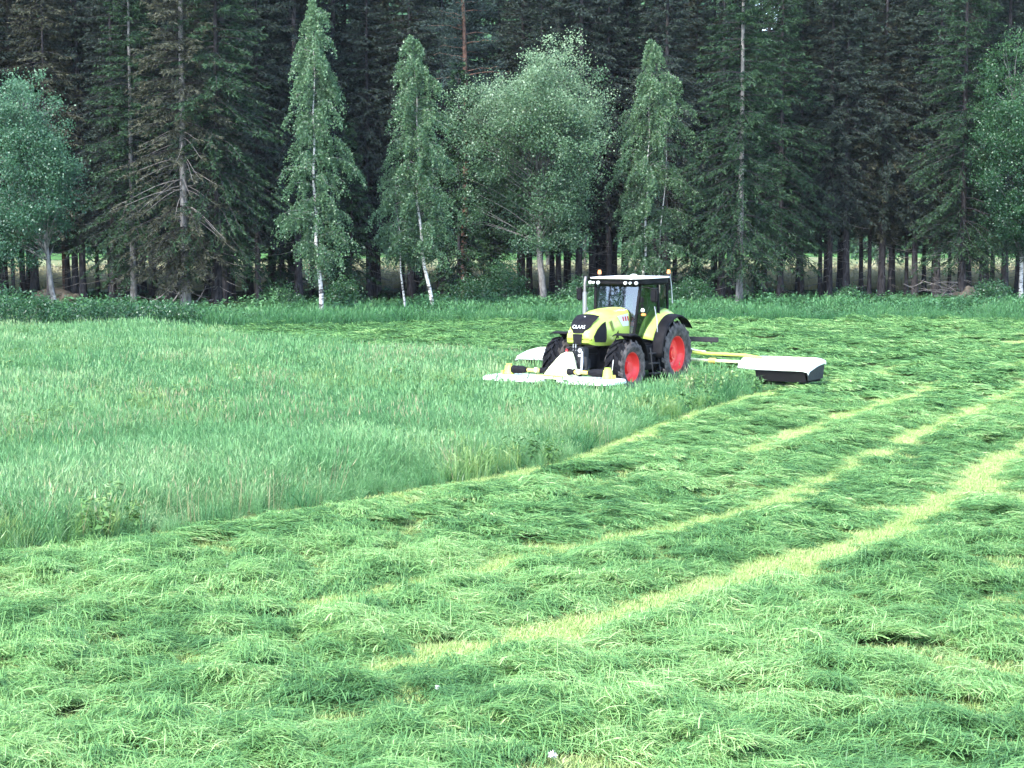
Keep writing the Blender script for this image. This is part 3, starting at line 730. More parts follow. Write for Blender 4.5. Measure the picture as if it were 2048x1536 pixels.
# --- spruces and pines of the wood
SPR = {
    'olive': spruce(29, 2.4, 4.3, 0.28, 31, 'needle_olive', 0.9, 0.7, 0.5, (5.5, 11, 0.55), 'bark_grey'),
    'edge_a': spruce(28, 2.8, 4.0, 0.21, 32, 'needle_green', 0.9, 0.8, 0.55, None, 'bark_grey'),
    'edge_b': spruce(30, 3.2, 4.4, 0.24, 33, 'needle_green', 0.9, 0.8, 0.6),
    'deep_a': spruce(29, 4.6, 3.4, 0.20, 34, 'needle', 0.8, 1.2, 0.5),
    'deep_b': spruce(31, 5.4, 3.3, 0.23, 35, 'needle', 0.8, 1.4, 0.5),
    'deep_c': spruce(27, 5.0, 3.1, 0.16, 36, 'needle_olive', 0.8, 1.0, 0.5),
    'deep_d': spruce(30, 6.0, 3.5, 0.26, 37, 'needle', 0.8, 1.6, 0.45),
    'low': spruce(12, 1.2, 2.1, 0.11, 38, 'needle_green', 1.1, 0.6, 0.45),
}
PINE = [pine(25, 11.5, 41), pine(24, 10.5, 42)]
taken = []
def put(kind, px, py, label, rz, scale=1.0, name='spruce_tree', group=None):
    p = gpt(px, py); taken.append((p[0], p[1]))
    parts = PINE[int(kind[4])] if kind.startswith('pine') else SPR[kind]
    return plant_tree(name, parts, p, label, 'tree', rz, scale, group)
put('olive', 372, 622, 'big olive brown spruce with bare arching branches halfway up its trunk', 0.6, 1.0)
put('edge_b', 437, 622, 'dark spruce with thick grey trunk right beside the olive spruce', 2.1)
put('edge_a', 268, 612, 'spruce crowding the olive spruce on its left', 4.0, 0.92)
put('deep_a', 516, 608, 'dark slim spruce between the olive spruce and the tallest birch', 1.0)
put('edge_a', 1478, 616, 'green spruce with pale grey trunk standing foremost to the right of the tractor', 0.3)
put('edge_b', 1924, 604, 'large spruce with sweeping branches by the brushwood heap', 3.3)
put('edge_b', 1560, 600, 'spruce just behind the foremost pale trunked spruce', 5.0, 0.95)
put('deep_d', 1762, 596, 'thick dark trunk near the middle of the spruces on the right', 0.9)
put('pine0', 925, 606, 'tall pine with orange upper trunk above the willow', 0.0, name='pine_tree')
put('pine1', 1045, 590, 'pine half hidden behind the willow crown', 2.0, name='pine_tree')
put('pine1', 130, 596, 'pine with long crooked branches behind the left broadleaf tree', 4.4, name='pine_tree')
put('low', 918, 611, 'bushy spruce hiding the foot of the orange pine', 1.5, 1.3)
put('low', 700, 606, 'small bushy spruce between the two tall birches', 0.5, 1.0)
put('low', 985, 600, 'small bushy spruce under the left side of the willow', 2.5, 0.9)
put('low', 1385, 604, 'small bushy spruce between the birch behind the cab and the pale trunked spruce', 3.9, 0.8)
put('low', 560, 604, 'small bushy spruce left of the tallest birch', 5.1, 1.05)
ORD = 'first second third fourth fifth sixth seventh eighth ninth tenth eleventh twelfth thirteenth fourteenth fifteenth'.split()
# trunks one can pick out in the gaps of the right half and the left
for q, (px, py, kd) in enumerate([(1392, 596, 'deep_c'), (1442, 598, 'deep_d'), (1527, 594, 'deep_b'), (1602, 594, 'deep_a'), (1640, 594, 'deep_c'), (1658, 597, 'deep_b'), (1692, 597, 'deep_d'), (1722, 592, 'deep_c'), (1738, 595, 'deep_c'), (1779, 595, 'deep_c'), (1812, 594, 'deep_c'), (1829, 596, 'deep_b'), (1872, 596, 'deep_d'), (1962, 596, 'deep_b'), (2008, 599, 'deep_d')]):
    put(kd, px, py, ORD[q] + ' dark trunk from the left in the open row of spruces right of the tractor', q * 1.7, 0.9 + 0.12 * ((q * 7) % 5) / 4, group='trunks in the open right part of the wood')
for q, (px, py, kd) in enumerate([(45, 594, 'deep_a'), (72, 592, 'deep_c'), (152, 594, 'deep_d'), (196, 590, 'deep_c'), (232, 596, 'deep_a'), (10, 598, 'deep_b')]):
    put(kd, px, py, ['second', 'third', 'fourth', 'fifth', 'sixth', 'first'][q] + ' dark trunk from the left picture edge by the bluish broadleaf tree', q * 2.3, 0.9 + 0.03 * q, group='trunks in the left gap of the wood')
# the rest of the wood behind them
rs = np.random.default_rng(55)
kinds = ['deep_a', 'deep_b', 'deep_c', 'deep_d', 'deep_a', 'deep_b']
def behind(px):
    for lim, nm in ((330, 'behind the left broadleaf tree'), (560, 'behind the olive spruce'), (740, 'behind the tallest birch'), (900, 'behind the bowed birch'), (1200, 'behind the willow'), (1390, 'behind the birch above the cab'), (1700, 'behind the pale trunked spruce'), (9999, 'behind the large right spruce')):
        if px < lim: return nm
cnt = 0
for tries in range(6000):
    Y = rs.uniform(112, 139); X = rs.uniform(-1, 1) * (Y * 0.30 + 5)
    px = 1024 + FPX * X / Y
    if Y < (123 if 600 < px < 1420 else 117): continue
    right_gap = px > 1400
    dmin = 2.5 if right_gap else 2.2
    if right_gap and Y < 128: continue
    if px < 210 and rs.random() < 0.3: continue
    if min((X - a) ** 2 + (Y - b) ** 2 for a, b in taken) < dmin ** 2: continue
    taken.append((X, Y)); cnt += 1
    nm = behind(px)
    plant_tree('spruce_tree', SPR[kinds[cnt % 6]], (X, Y, 0), 'dark spruce in the shade deep in the wood ' + nm, 'tree', rs.random() * 6.28, 0.85 + 0.3 * rs.random(), 'spruces deep in the wood ' + nm)
    if cnt >= 135: break
# lit trees on the far side of the clearing
FAR = [broadleaf(14, 1.0, 4.5, 6.0, 61, 'aspen_leaf', 0.34, 170, 30, 0.18, cz=6.8, sig=0.6), broadleaf(17, 1.4, 4.0, 7.4, 62, 'willow_leaf', 0.34, 170, 30, 0.18, cz=8.3, sig=0.6)]
for k in range(26):
    X = -66 + k * 5.3 + rs.normal(0, 1.0)
    plant_tree('broadleaf_tree', FAR[k % 2], (X, 196 + rs.normal(0, 7), 0), 'pale tree across the clearing glimpsed between the dark trunks', 'tree', rs.random() * 6.28, 0.9 + 0.35 * rs.random(), 'trees across the clearing')
# spruces along the field's west side, seen mirrored in the windscreen
for k, (a, b) in enumerate([(-16, 50), (-13, 46), (-10, 52), (-7.5, 47), (-5, 50), (-2.5, 45), (0, 52), (2.2, 47), (9, 56), (11, 60), (-19, 47), (14, 58)]):
    X, Y = T0.x - 0.84 * b + 0.547 * a, T0.y - 0.547 * b - 0.84 * a
    plant_tree('spruce_tree', SPR[['edge_b', 'edge_a'][k % 2]], (X, Y, 0), 'spruce across the field mirrored in the windscreen', 'tree', k * 1.1, (0.60 + 0.07 * (k * 7 % 4)) * (0.6 if k in (8, 9, 11) else 1), 'spruces mirrored in the windscreen')

# --- shrubs, dead wood, boulders
def shrub(H, W, seed, leafm='alder_leaf', leaf=0.11, ncl=70, per=60):
    rs = np.random.default_rng(seed); st, cr = Soup(), Soup()
    for k in range(ncl):
        a = rs.random() * 6.28; r = W * math.sqrt(rs.random()); h = H * (0.25 + 0.75 * rs.random()) * math.sqrt(max(0.08, 1 - (r / W) ** 2 * 0.8))
        c = np.array([r * math.cos(a), r * math.sin(a), h])
        if k % 2 == 0:
            s = np.linspace(0, 1, 4)[:, None]
            st.tube(np.array([c[0] * 0.25, c[1] * 0.25, 0]) * (1 - s) + c * s, 0.018 * (1.1 - s[:, 0]), 3)
        m = int(per * (0.6 + 0.8 * rs.random())); P = c + rs.normal(0, 0.22, (m, 3)); P[:, 2] = np.maximum(P[:, 2], 0.05)
        cr.add(*leaves_np(P, leaf, rs, 0.1), np.repeat(np.clip(0.30 + 0.30 * h / H + rs.normal(0, .13, m) + rs.normal(0, .08), 0, 1), 4))
    return dict(stems=st.mesh('stems', M['bark_grey']), foliage=cr.mesh('foliage', M[leafm]))
for px, py, H, W, sd, lb in [(20, 668, 2.3, 2.0, 71, 'dense dark green bush at the left end of the wood edge'), (205, 664, 1.7, 2.0, 72, 'low leafy bush below the left broadleaf tree'), (330, 660, 1.3, 1.7, 73, 'low leafy bush in front of the olive spruce'), (1012, 616, 3.2, 1.3, 74, 'upright bush left of the willow trunk'), (690, 628, 1.9, 1.1, 75, 'small bush right of the tallest birch'), (950, 618, 1.9, 1.5, 76, 'low bush between the bowed birch and the willow'), (1160, 620, 1.8, 1.6, 77, 'bush behind the tractor exhaust'), (1385, 618, 1.9, 1.4, 78, 'pale leafy bush behind the tractor rear fender'), (1700, 612, 1.0, 0.9, 79, 'little pale bush below the open trunks'), (1985, 612, 1.5, 1.2, 80, 'bush in front of the boulder on the right'), (560, 622, 1.4, 1.2, 81, 'small bush left of the tallest birch trunk')]:
    t = empty('shrub', gpt(px, py))
    for k, me in shrub(H, W, sd).items(): link(k, me, t)['kind'] = 'stuff'
    tag(t, lb, 'shrub')
def boulder(name, px, py, s, sd, label):
    bm = bmesh.new(); bmesh.ops.create_icosphere(bm, subdivisions=4, radius=1)
    rr = np.random.default_rng(sd); off = rr.random(3) * 50
    from mathutils import noise as mn
    for v in bm.verts:
        c = v.co.copy(); v.co *= 0.85 + 0.35 * mn.noise(c * 1.3 + Vector(off)) + 0.10 * mn.noise(c * 4 + Vector(off))
        v.co = Vector((v.co.x * s[0], v.co.y * s[1], max(-0.2, v.co.z * s[2])))
    me = bpy.data.meshes.new(name); bm.to_mesh(me); bm.free(); me.materials.append(M['rock'])
    for p in me.polygons: p.use_smooth = True
    o = link(name, me); o.location = gpt(px, py); tag(o, label, 'boulder')
boulder('boulder', 1940, 606, (1.3, 1.0, 1.1), 5, 'brown boulder between the trunks at the right of the wood')
boulder('boulder', 112, 606, (1.6, 1.1, 1.0), 8, 'brown mossy boulder in the gap at the left of the wood')
boulder('boulder', 158, 606, (1.1, 0.9, 0.7), 9, 'smaller boulder beside the mossy one on the left')
def stick(P, r, name='fallen_branch'):
    so = Soup(); so.tube(P, np.linspace(r, r * 0.35, len(P)), 6)
    rr = np.random.default_rng(int(abs(P[0][0]) * 100) % 1000)
    P = np.asarray(P)
    for k in range(4):
        i0 = rr.integers(1, len(P) - 1); d = nrm(P[-1] - P[0] + rr.normal(0, 1.2, 3)); so.tube(np.stack([P[i0], P[i0] + d * 0.35, P[i0] + d * 0.6 + rr.normal(0, .05, 3)]), r * 0.4 * np.array([1, .7, .3]), 4)
    return so.mesh(name, M['dead'])
for (x0, y0, x1, y1, lb) in [(300, 604, 352, 556, 'long dead branch leaning up to the right below the olive spruce'), (302, 616, 332, 586, 'short curved dead branch below the olive spruce'), (335, 612, 366, 560, 'dead branch propped against the olive spruce trunk'), (385, 606, 408, 572, 'dead branch leaning between the olive spruce and its dark neighbour')]:
    a = ground(300, 618); d = a.y
    p0 = np.array([at_depth(x0, d), d, max(0.05, CAMH - (y0 - 450) / FPX * d)]); p1 = np.array([at_depth(x1, d), d + 0.8, max(0.3, CAMH - (y1 - 450) / FPX * d)])
    s = np.linspace(0, 1, 6)[:, None]
    P = p0 + (p1 - p0) * s + np.array([0, 0, -0.25]) * np.sin(s * math.pi)
    o = link('fallen_branch', stick(P - p0, 0.055)); o.location = p0
    tag(o, lb, 'branch')
hp = empty('brushwood_heap', gpt(1905, 602))
rr = np.random.default_rng(3)
for k in range(26):
    a = rr.normal(0, 0.5) + (math.pi if k % 2 else 0); L = 1.2 + 2.2 * rr.random(); c = np.array([rr.normal(0, 1.3), rr.normal(0, .5), 0.25 + 1.2 * rr.random() ** 1.3])
    s = np.linspace(-0.5, 0.5, 5)[:, None]; d = np.array([math.cos(a), math.sin(a) * 0.6, rr.normal(0, 0.25)])
    P = c + d * L * s + np.array([0, 0, 0.15]) * (0.25 - s ** 2) * 4 * rr.normal(0, 1); P[:, 2] = np.maximum(P[:, 2], 0.05)
    link('stick', stick(P, 0.028 + 0.02 * rr.random(), 'stick'), hp)
tag(hp, 'heap of grey dead brushwood at the foot of the large right spruce', 'brushwood')
# two white blossoms lying in the mown grass close to the camera
for px, py, r, lb in [(1105, 1510, 0.035, 'white clover blossom at the bottom edge of the mown grass'), (876, 1376, 0.028, 'small pale blossom in the mown grass below the widest bare strip')]:
    o = empty('clover_blossom', ground(px, py, 0.16)); rr = np.random.default_rng(px)
    D = nrm(rr.normal(0, 1, (60, 3)) + np.array([0, -0.3, 0.3])); V, F = needles(D * r * 0.3, D, r, r * 0.5, rr)
    link('petals', build_mesh('petals', V, [F], [M['petal']]), o)
    so = Soup(); so.tube(np.array([(0, 0, 0), (0.01, 0.02, -0.07), (0.03, 0.03, -0.14)]), 0.004, 5); link('stem', so.mesh('stem', M['weed']), o)
    tag(o, lb, 'flower')
# ------------------------------------------------------------------ machinery: helpers
class MB:
    """one part's mesh, built from simple solids"""
    def __init__(s): s.bm = bmesh.new()
    def box(s, c, d, bevel=0.0, rot=None, taper=None):
        b = bmesh.new(); bmesh.ops.create_cube(b, size=1)
        for v in b.verts:
            k = 1.0
            if taper is not None and v.co.z > 0: k = taper
            v.co = Vector((v.co.x * d[0] * k, v.co.y * d[1] * k, v.co.z * d[2]))
        if bevel: bmesh.ops.bevel(b, geom=list(b.edges), offset=bevel, segments=2, affect='EDGES')
        m = Matrix.Translation(Vector(c))
        if rot is not None: m = m @ rot
        s._merge(b, m); return s
    def cyl(s, c, r, h, axis='z', seg=20, r2=None, bevel=0.0):
        b = bmesh.new(); bmesh.ops.create_cone(b, cap_ends=True, segments=seg, radius1=r, radius2=r if r2 is None else r2, depth=h)
        if bevel: bmesh.ops.bevel(b, geom=[e for e in b.edges if e.calc_face_angle(0) > 0.8], offset=bevel, segments=2, affect='EDGES')
        m = {'z': Matrix(), 'x': Matrix.Rotation(math.pi / 2, 4, 'Y'), 'y': Matrix.Rotation(-math.pi / 2, 4, 'X')}[axis]
        s._merge(b, Matrix.Translation(Vector(c)) @ m); return s
    def ball(s, c, d, seg=16):
        b = bmesh.new(); bmesh.ops.create_uvsphere(b, u_segments=seg, v_segments=seg // 2, radius=0.5)
        s._merge(b, Matrix.Translation(Vector(c)) @ Matrix.Diagonal((*d, 1))); return s
    def tube(s, P, r, seg=8):
        V, Q = tube_np(np.asarray(P, float), np.asarray(r, float), seg)
        vs = [s.bm.verts.new(v) for v in V]
        for q in Q: s.bm.faces.new([vs[k] for k in q])
        n = len(P); s.bm.faces.new(vs[:seg][::-1]); s.bm.faces.new(vs[(n - 1) * seg:]); return s
    def faces(s, V, F):
        vs = [s.bm.verts.new(v) for v in V]
        for f in F:
            try: s.bm.faces.new([vs[k] for k in f])
            except ValueError: pass
        return s
    def prism(s, prof, y0, y1, bevel=0.0):
        """(x,z) outline run from y0 to y1"""
        b = bmesh.new()
        a = [b.verts.new((x, y0, z)) for x, z in prof]; c = [b.verts.new((x, y1, z)) for x, z in prof]; n = len(prof)
        b.faces.new(a[::-1]); b.faces.new(c)
        for k in range(n): b.faces.new([a[k], a[(k + 1) % n], c[(k + 1) % n], c[k]])
        bmesh.ops.recalc_face_normals(b, faces=list(b.faces))
        if bevel: bmesh.ops.bevel(b, geom=list(b.edges), offset=bevel, segments=2, affect='EDGES')
        s._merge(b, Matrix()); return s
    def loft(s, rings, cap=True):
        n = len(rings[0]); vs = [[s.bm.verts.new(p) for p in r] for r in rings]
        for a, b in zip(vs, vs[1:]):
            for k in range(n): s.bm.faces.new([a[k], a[(k + 1) % n], b[(k + 1) % n], b[k]])
        if cap: s.bm.faces.new(vs[0][::-1]); s.bm.faces.new(vs[-1])
        return s
    def lathe(s, prof, c=(0, 0, 0), seg=40):
        """(r, y) profile turned about the y axis"""
        n = len(prof); vs = []
        for k in range(seg):
            a = 2 * math.pi * k / seg
            vs.append([s.bm.verts.new((c[0] + r * math.cos(a), c[1] + y, c[2] + r * math.sin(a))) for r, y in prof])
        for k in range(seg):
            A, B = vs[k], vs[(k + 1) % seg]
            for j in range(n - 1): s.bm.faces.new([A[j], A[j + 1], B[j + 1], B[j]])
        return s
    def slab(s, outline, thick, nrm_):
        """flat panel of some thickness from a 3-D outline"""
        n = len(outline); k = Vector(nrm_).normalized() * thick
        a = [s.bm.verts.new(Vector(p)) for p in outline]; b = [s.bm.verts.new(Vector(p) + k) for p in outline]
        s.bm.faces.new(a[::-1]); s.bm.faces.new(b)
        for j in range(n): s.bm.faces.new([a[j], a[(j + 1) % n], b[(j + 1) % n], b[j]])
        return s
    def _merge(s, b, m):
        b.verts.ensure_lookup_table(); mp = {}
        for v in b.verts: mp[v] = s.bm.verts.new(m @ v.co)
        for f in b.faces: s.bm.faces.new([mp[v] for v in f.verts])
        b.free()
    def mesh(s, name, mat, smooth=0.6):
        bmesh.ops.recalc_face_normals(s.bm, faces=list(s.bm.faces))
        me = bpy.data.meshes.new(name); s.bm.to_mesh(me); s.bm.free()
        for m in (mat if isinstance(mat, (list, tuple)) else [mat]): me.materials.append(M[m])
        if smooth:
            me.polygons.foreach_set('use_smooth', np.ones(len(me.polygons), bool))
            me.set_sharp_from_angle(angle=smooth)
        return me
    def build(s, name, mat, parent, smooth=0.6): return link(name, s.mesh(name, mat, smooth), parent)

def paint(name, c, rough=0.35, coat=0.3, metal=0.0, dirt=(0.30, 0.28, 0.22), amount=0.25, spec=0.5):
    """paint or plastic with a light film of field dust"""
    m, nt, out = new_mat(name)
    tc = nd(nt, 'ShaderNodeTexCoord'); nz = nd(nt, 'ShaderNodeTexNoise'); nz.inputs['Scale'].default_value = 4; nz.inputs['Detail'].default_value = 9
    nt.links.new(tc.outputs['Object'], nz.inputs['Vector'])
    f = nd(nt, 'ShaderNodeMapRange'); f.inputs[1].default_value = 0.40; f.inputs[2].default_value = 0.75; f.inputs[3].default_value = 0.03; f.inputs[4].default_value = amount
    nt.links.new(nz.outputs['Fac'], f.inputs[0])
    mx = nd(nt, 'ShaderNodeMix', data_type='RGBA'); mx.inputs[6].default_value = (*c, 1); mx.inputs[7].default_value = (*dirt, 1)
    nt.links.new(f.outputs[0], mx.inputs[0])
    p = nd(nt, 'ShaderNodeBsdfPrincipled'); nt.links.new(mx.outputs[2], p.inputs['Base Color'])
    r2 = nd(nt, 'ShaderNodeMapRange'); r2.inputs[3].default_value = rough; r2.inputs[4].default_value = min(1, rough + 0.4); nt.links.new(nz.outputs['Fac'], r2.inputs[0])
    nt.links.new(r2.outputs[0], p.inputs['Roughness']); p.inputs['Coat Weight'].default_value = coat; p.inputs['Metallic'].default_value = metal; p.inputs['Specular IOR Level'].default_value = spec
    nt.links.new(p.outputs[0], out.inputs[0])
    return m
def glass_mat(name, tint, refl):
    m, nt, out = new_mat(name)
    t = nd(nt, 'ShaderNodeBsdfTransparent'); t.inputs[0].default_value = (*tint, 1)
    g = nd(nt, 'ShaderNodeBsdfGlossy'); g.inputs['Roughness'].default_value = 0.02; g.inputs[0].default_value = (0.95, 0.97, 1, 1)
    x = nd(nt, 'ShaderNodeMixShader'); x.inputs[0].default_value = refl
    nt.links.new(t.outputs[0], x.inputs[1]); nt.links.new(g.outputs[0], x.inputs[2]); nt.links.new(x.outputs[0], out.inputs[0])
    return m
M['lime'] = paint('lime paint', (0.50, 0.62, 0.08), 0.3, 0.6, amount=0.16)
M['lime_dark'] = paint('dark olive green', (0.20, 0.25, 0.04), 0.6, 0.0)  # darker olive green of the hood vents and lower headlight boxes
M['white'] = paint('white paint', (0.80, 0.80, 0.78), 0.4, 0.3, amount=0.12, dirt=(0.5, 0.52, 0.42))
M['cream'] = paint('cream cover', (0.76, 0.76, 0.42), 0.45, 0.2, amount=0.2)
M['black'] = paint('black plastic', (0.003, 0.003, 0.006), 0.5, 0.0, amount=0.008, spec=0.10)
M['grey'] = paint('dark grey steel', (0.016, 0.018, 0.023), 0.5, 0.0, amount=0.06, spec=0.3)
M['steel'] = paint('bright steel', (0.55, 0.55, 0.56), 0.3, 0.0, metal=0.9, amount=0.2)
M['guard'] = paint('pierced steel guard', (0.30, 0.30, 0.31), 0.4, 0.0, metal=0.8, amount=0.25)
M['pipe'] = paint('sooty steel', (0.22, 0.20, 0.20), 0.4, 0.0, metal=0.8, amount=0.2)
M['mesh'] = paint('grille mesh', (0.008, 0.008, 0.012), 0.6, 0.0, amount=0.015, spec=0.12)
M['red'] = paint('red rim paint', (0.82, 0.034, 0.030), 0.4, 0.3, amount=0.06)
M['redmark'] = paint('red print', (0.65, 0.04, 0.05), 0.5, 0.0, amount=0.02)
M['rubber'] = rough_mat('tyre rubber', (0.003, 0.0035, 0.005), (0.012, 0.012, 0.014), (9, 9, 9), 0.85, 0.0, spec=0.08)
M['rubber_dusty'] = rough_mat('dusty tyre side', (0.04, 0.036, 0.034), (0.13, 0.112, 0.105), (7, 7, 7), 0.95, 0.0)
M['lamp'] = paint('lamp lens', (0.80, 0.82, 0.84), 0.12, 0.6, amount=0.03)
M['amber'] = paint('amber lens', (0.85, 0.28, 0.06), 0.2, 0.5, amount=0.03)
M['yellow'] = paint('yellow guard tube', (0.72, 0.52, 0.10), 0.5, 0.1, amount=0.2)
M['glass'] = glass_mat('windscreen glass', (0.34, 0.42, 0.42), 0.11)
M['glass_side'] = glass_mat('side glass', (0.22, 0.32, 0.30), 0.10)
M['seat'] = rough_mat('seat fabric', (0.02, 0.022, 0.025), (0.05, 0.05, 0.055), (20, 20, 20), 0.9)
M['curtain'] = paint('mower skirt', (0.006, 0.006, 0.009), 0.7, 0.0, amount=0.02, spec=0.1)

def wheel(parent, name, pos, Rr, W, rim_r, side, nl, steer=0.0):
    """tractor tyre with chevron lugs, dished rim, hub"""
    w = empty(name, pos); w.parent = parent; w.rotation_euler = (0, 0, steer)
    b = MB(); h = W / 2; Rb = Rr - 0.066
    prof = [(rim_r - 0.01, -h * 0.80), (rim_r + 0.06, -h * 0.92), ((rim_r + Rb) / 2, -h * 1.03), (Rb - 0.10, -h * 0.98), (Rb - 0.02, -h * 0.86), (Rb, -h * 0.5), (Rb + 0.008, 0), (Rb, h * 0.5), (Rb - 0.02, h * 0.86), (Rb - 0.10, h * 0.98), ((rim_r + Rb) / 2, h * 1.03), (rim_r + 0.06, h * 0.92), (rim_r - 0.01, h * 0.80)]
    b.lathe(prof, seg=48)
    for k in range(nl):
        for sd in (-1, 1):
            a0 = 2 * math.pi * (k + (0.5 if sd > 0 else 0)) / nl
            pts = []
            for f in np.linspace(0, 1, 5):      # from the middle of the tread out to the shoulder and down the side
                y = sd * h * (-0.06 + 1.06 * f); a = a0 - 0.34 * f * (2.0 / (2 * Rr)) * 1.25
                rb = Rb - 0.01 - (0.09 * max(0, f - 0.72) / 0.28); ht = 0.075 if f < 0.95 else 0.06
                pts.append((y, a, rb, rb + ht))
            th = 0.046 / Rr * 1.25
            rings = []
            for y, a, r1, r2 in pts:
                P = lambda r, aa, yy=y: (r * math.cos(aa), yy, r * math.sin(aa))
                rings.append([P(r1, a - th * 1.3), P(r2, a - th), P(r2, a + th), P(r1, a + th * 1.3)])
            b.loft(rings)
    me = b.mesh('tyre', ['rubber', 'rubber_dusty'], 0.5)
    for p in me.polygons:
        c = p.center; r = math.hypot(c.x, c.z)
        if abs(c.y) > h * 0.80 and r < Rr - 0.012: p.material_index = 1
    link('tyre', me, w)
    o = side * h
    MB().lathe([(rim_r + 0.02, o * 0.86), (rim_r + 0.02, o * 0.80), (rim_r - 0.03, o * 0.76), (rim_r - 0.05, o * 0.45), (rim_r - 0.10, o * 0.22), (rim_r * 0.52, o * 0.10), (rim_r * 0.45, o * 0.14), (0.02, o * 0.14)], seg=40).build('rim', 'red', w, 0.5)
    hb = MB().cyl((0, o * 0.30, 0), rim_r * 0.36, W * 0.20, 'y', 20, bevel=0.015).cyl((0, o * 0.46, 0), rim_r * 0.22, W * 0.08, 'y', 16, bevel=0.01)
    for k in range(10):
        a = k * math.pi / 5; hb.cyl((rim_r * 0.44 * math.cos(a), o * 0.17, rim_r * 0.44 * math.sin(a)), 0.016, 0.05, 'y', 6)
    hb.build('hub', 'red', w, 0.5)
    return w

# ------------------------------------------------------------------ tractor (x forward, y to its left, origin below the rear axle)
TR = empty('tractor', (T0.x, T0.y, 0.0), math.atan2(HY, HX)); TR.scale = (1.03, 1.03, 1.03)
tag(TR, 'lime green tractor with white roofed cab and red rims driving through the uncut grass', 'tractor')
WB = 2.98
RW = [wheel(TR, 'rear_wheel', (0, s * 1.00, 1.03), 1.03, 0.70, 0.56, s, 17) for s in (1, -1)]
FW = [wheel(TR, 'front_wheel', (WB, s * 1.04, 0.82), 0.82, 0.60, 0.45, s, 15, R(-2)) for s in (1, -1)]
# chassis, axles
c = MB().box((1.45, 0, 1.05), (3.4, 0.52, 0.55), 0.04).box((3.25, 0, 0.98), (0.9, 0.42, 0.42), 0.03).cyl((0, 0, 1.03), 0.22, 1.5, 'y').cyl((WB, 0, 0.82), 0.13, 1.6, 'y').box((WB, 0, 0.80), (0.30, 1.2, 0.22), 0.03)
c.build('chassis', 'black', TR)
# hood
def hood_ring(u, w, z0, zs, zt):
    return [(u, -w * 0.92, z0), (u, -w, z0 + 0.12), (u, -w, (z0 + zs) / 2), (u, -w * 0.97, zs - 0.06), (u, -w * 0.86, zs + 0.03), (u, -w * 0.5, zt - 0.015), (u, 0, zt), (u, w * 0.5, zt - 0.015), (u, w * 0.86, zs + 0.03), (u, w * 0.97, zs - 0.06), (u, w, (z0 + zs) / 2), (u, w, z0 + 0.12), (u, w * 0.92, z0)]
b = MB().loft([hood_ring(1.66, 0.50, 1.42, 2.38, 2.50), hood_ring(2.2, 0.50, 1.42, 2.36, 2.49), hood_ring(2.8, 0.49, 1.42, 2.28, 2.44), hood_ring(3.3, 0.47, 1.43, 2.16, 2.33), hood_ring(3.66, 0.45, 1.46, 2.00, 2.17), hood_ring(3.86, 0.42, 1.50, 1.82, 1.97), hood_ring(3.95, 0.37, 1.55, 1.70, 1.80)])
hood = b.build('hood', 'lime', TR, 0.7)
def nose(z):      # front line of the hood at height z
    return np.interp(z, [1.50, 1.62, 1.80, 1.97, 2.17, 2.33], [3.965, 3.965, 3.95, 3.87, 3.67, 3.34])
def hood_half(u): return np.interp(u, [1.66, 2.8, 3.3, 3.66, 3.86, 3.95], [0.50, 0.49, 0.47, 0.45, 0.42, 0.37])
# black nose panel narrowing to the grille
zs = [2.335, 2.25, 2.17, 2.05, 1.97, 1.88, 1.80]
ws = [0.385, 0.375, 0.36, 0.335, 0.285, 0.215, 0.165]
V = []; F = []
for z, w in zip(zs, ws):
    for f in (-1, -0.5, 0, 0.5, 1): V.append((nose(z) + 0.022 - 0.035 * abs(f) ** 2, w * f, z + 0.022 - 0.055 * abs(f) ** 2.5 * (1 if z > 1.9 else 0.2)))
for r in range(len(zs) - 1):
    for k in range(4): F.append((r * 5 + k, r * 5 + k + 1, r * 5 + k + 6, r * 5 + k + 5))
MB().faces(V, F).build('nose_panel', 'black', TR, 0.9)
zs = [1.80, 1.70, 1.58, 1.50]; ws = [0.165, 0.15, 0.135, 0.13]; V = []; F = []
for z, w in zip(zs, ws):
    for f in (-1, 0, 1): V.append((nose(z) + 0.025, w * f, z))
for r in range(3):
    for k in range(2): F.append((r * 3 + k, r * 3 + k + 1, r * 3 + k + 4, r * 3 + k + 3))
gr = MB().faces(V, F)
for k in range(6): gr.box((nose(1.55 + k * 0.045) + 0.03, 0, 1.54 + k * 0.045), (0.02, 0.24, 0.012))
gr.build('grille', 'mesh', TR, 0)
# headlights in the stripes beside the grille, maker's lettering, badge
for s in (-1, 1):
    MB().box((3.93, s * 0.30, 1.60), (0.05, 0.10, 0.07), 0.012).build('headlight', 'lime_dark', TR)
    MB().ball((3.905, s * 0.31, 1.855), (0.06, 0.07, 0.05)).build('headlight', 'lamp', TR)
tx = bpy.data.curves.new('lettering', 'FONT'); tx.body = 'CLAAS'; tx.size = 0.115; tx.extrude = 0.004; tx.align_x = 'CENTER'; tx.align_y = 'CENTER'; tx.space_character = 1.1
tmp = bpy.data.objects.new('lettering_source', tx); COL.objects.link(tmp); bpy.context.view_layer.update()
lm = bpy.data.meshes.new_from_object(tmp.evaluated_get(bpy.context.evaluated_depsgraph_get())); bpy.data.objects.remove(tmp)
lm.name = 'lettering'; lm.materials.clear(); lm.materials.append(M['lamp'])
lt = link('lettering', lm, TR); lt.location = (nose(1.985) + 0.045, 0, 2.0); lt.rotation_euler = (R(64), 0, R(90)); lt.scale = (1.15, 1.3, 1)
MB().ball((nose(2.25) + 0.03, 0.0, 2.285), (0.05, 0.05, 0.03)).build('badge', 'lamp', TR)
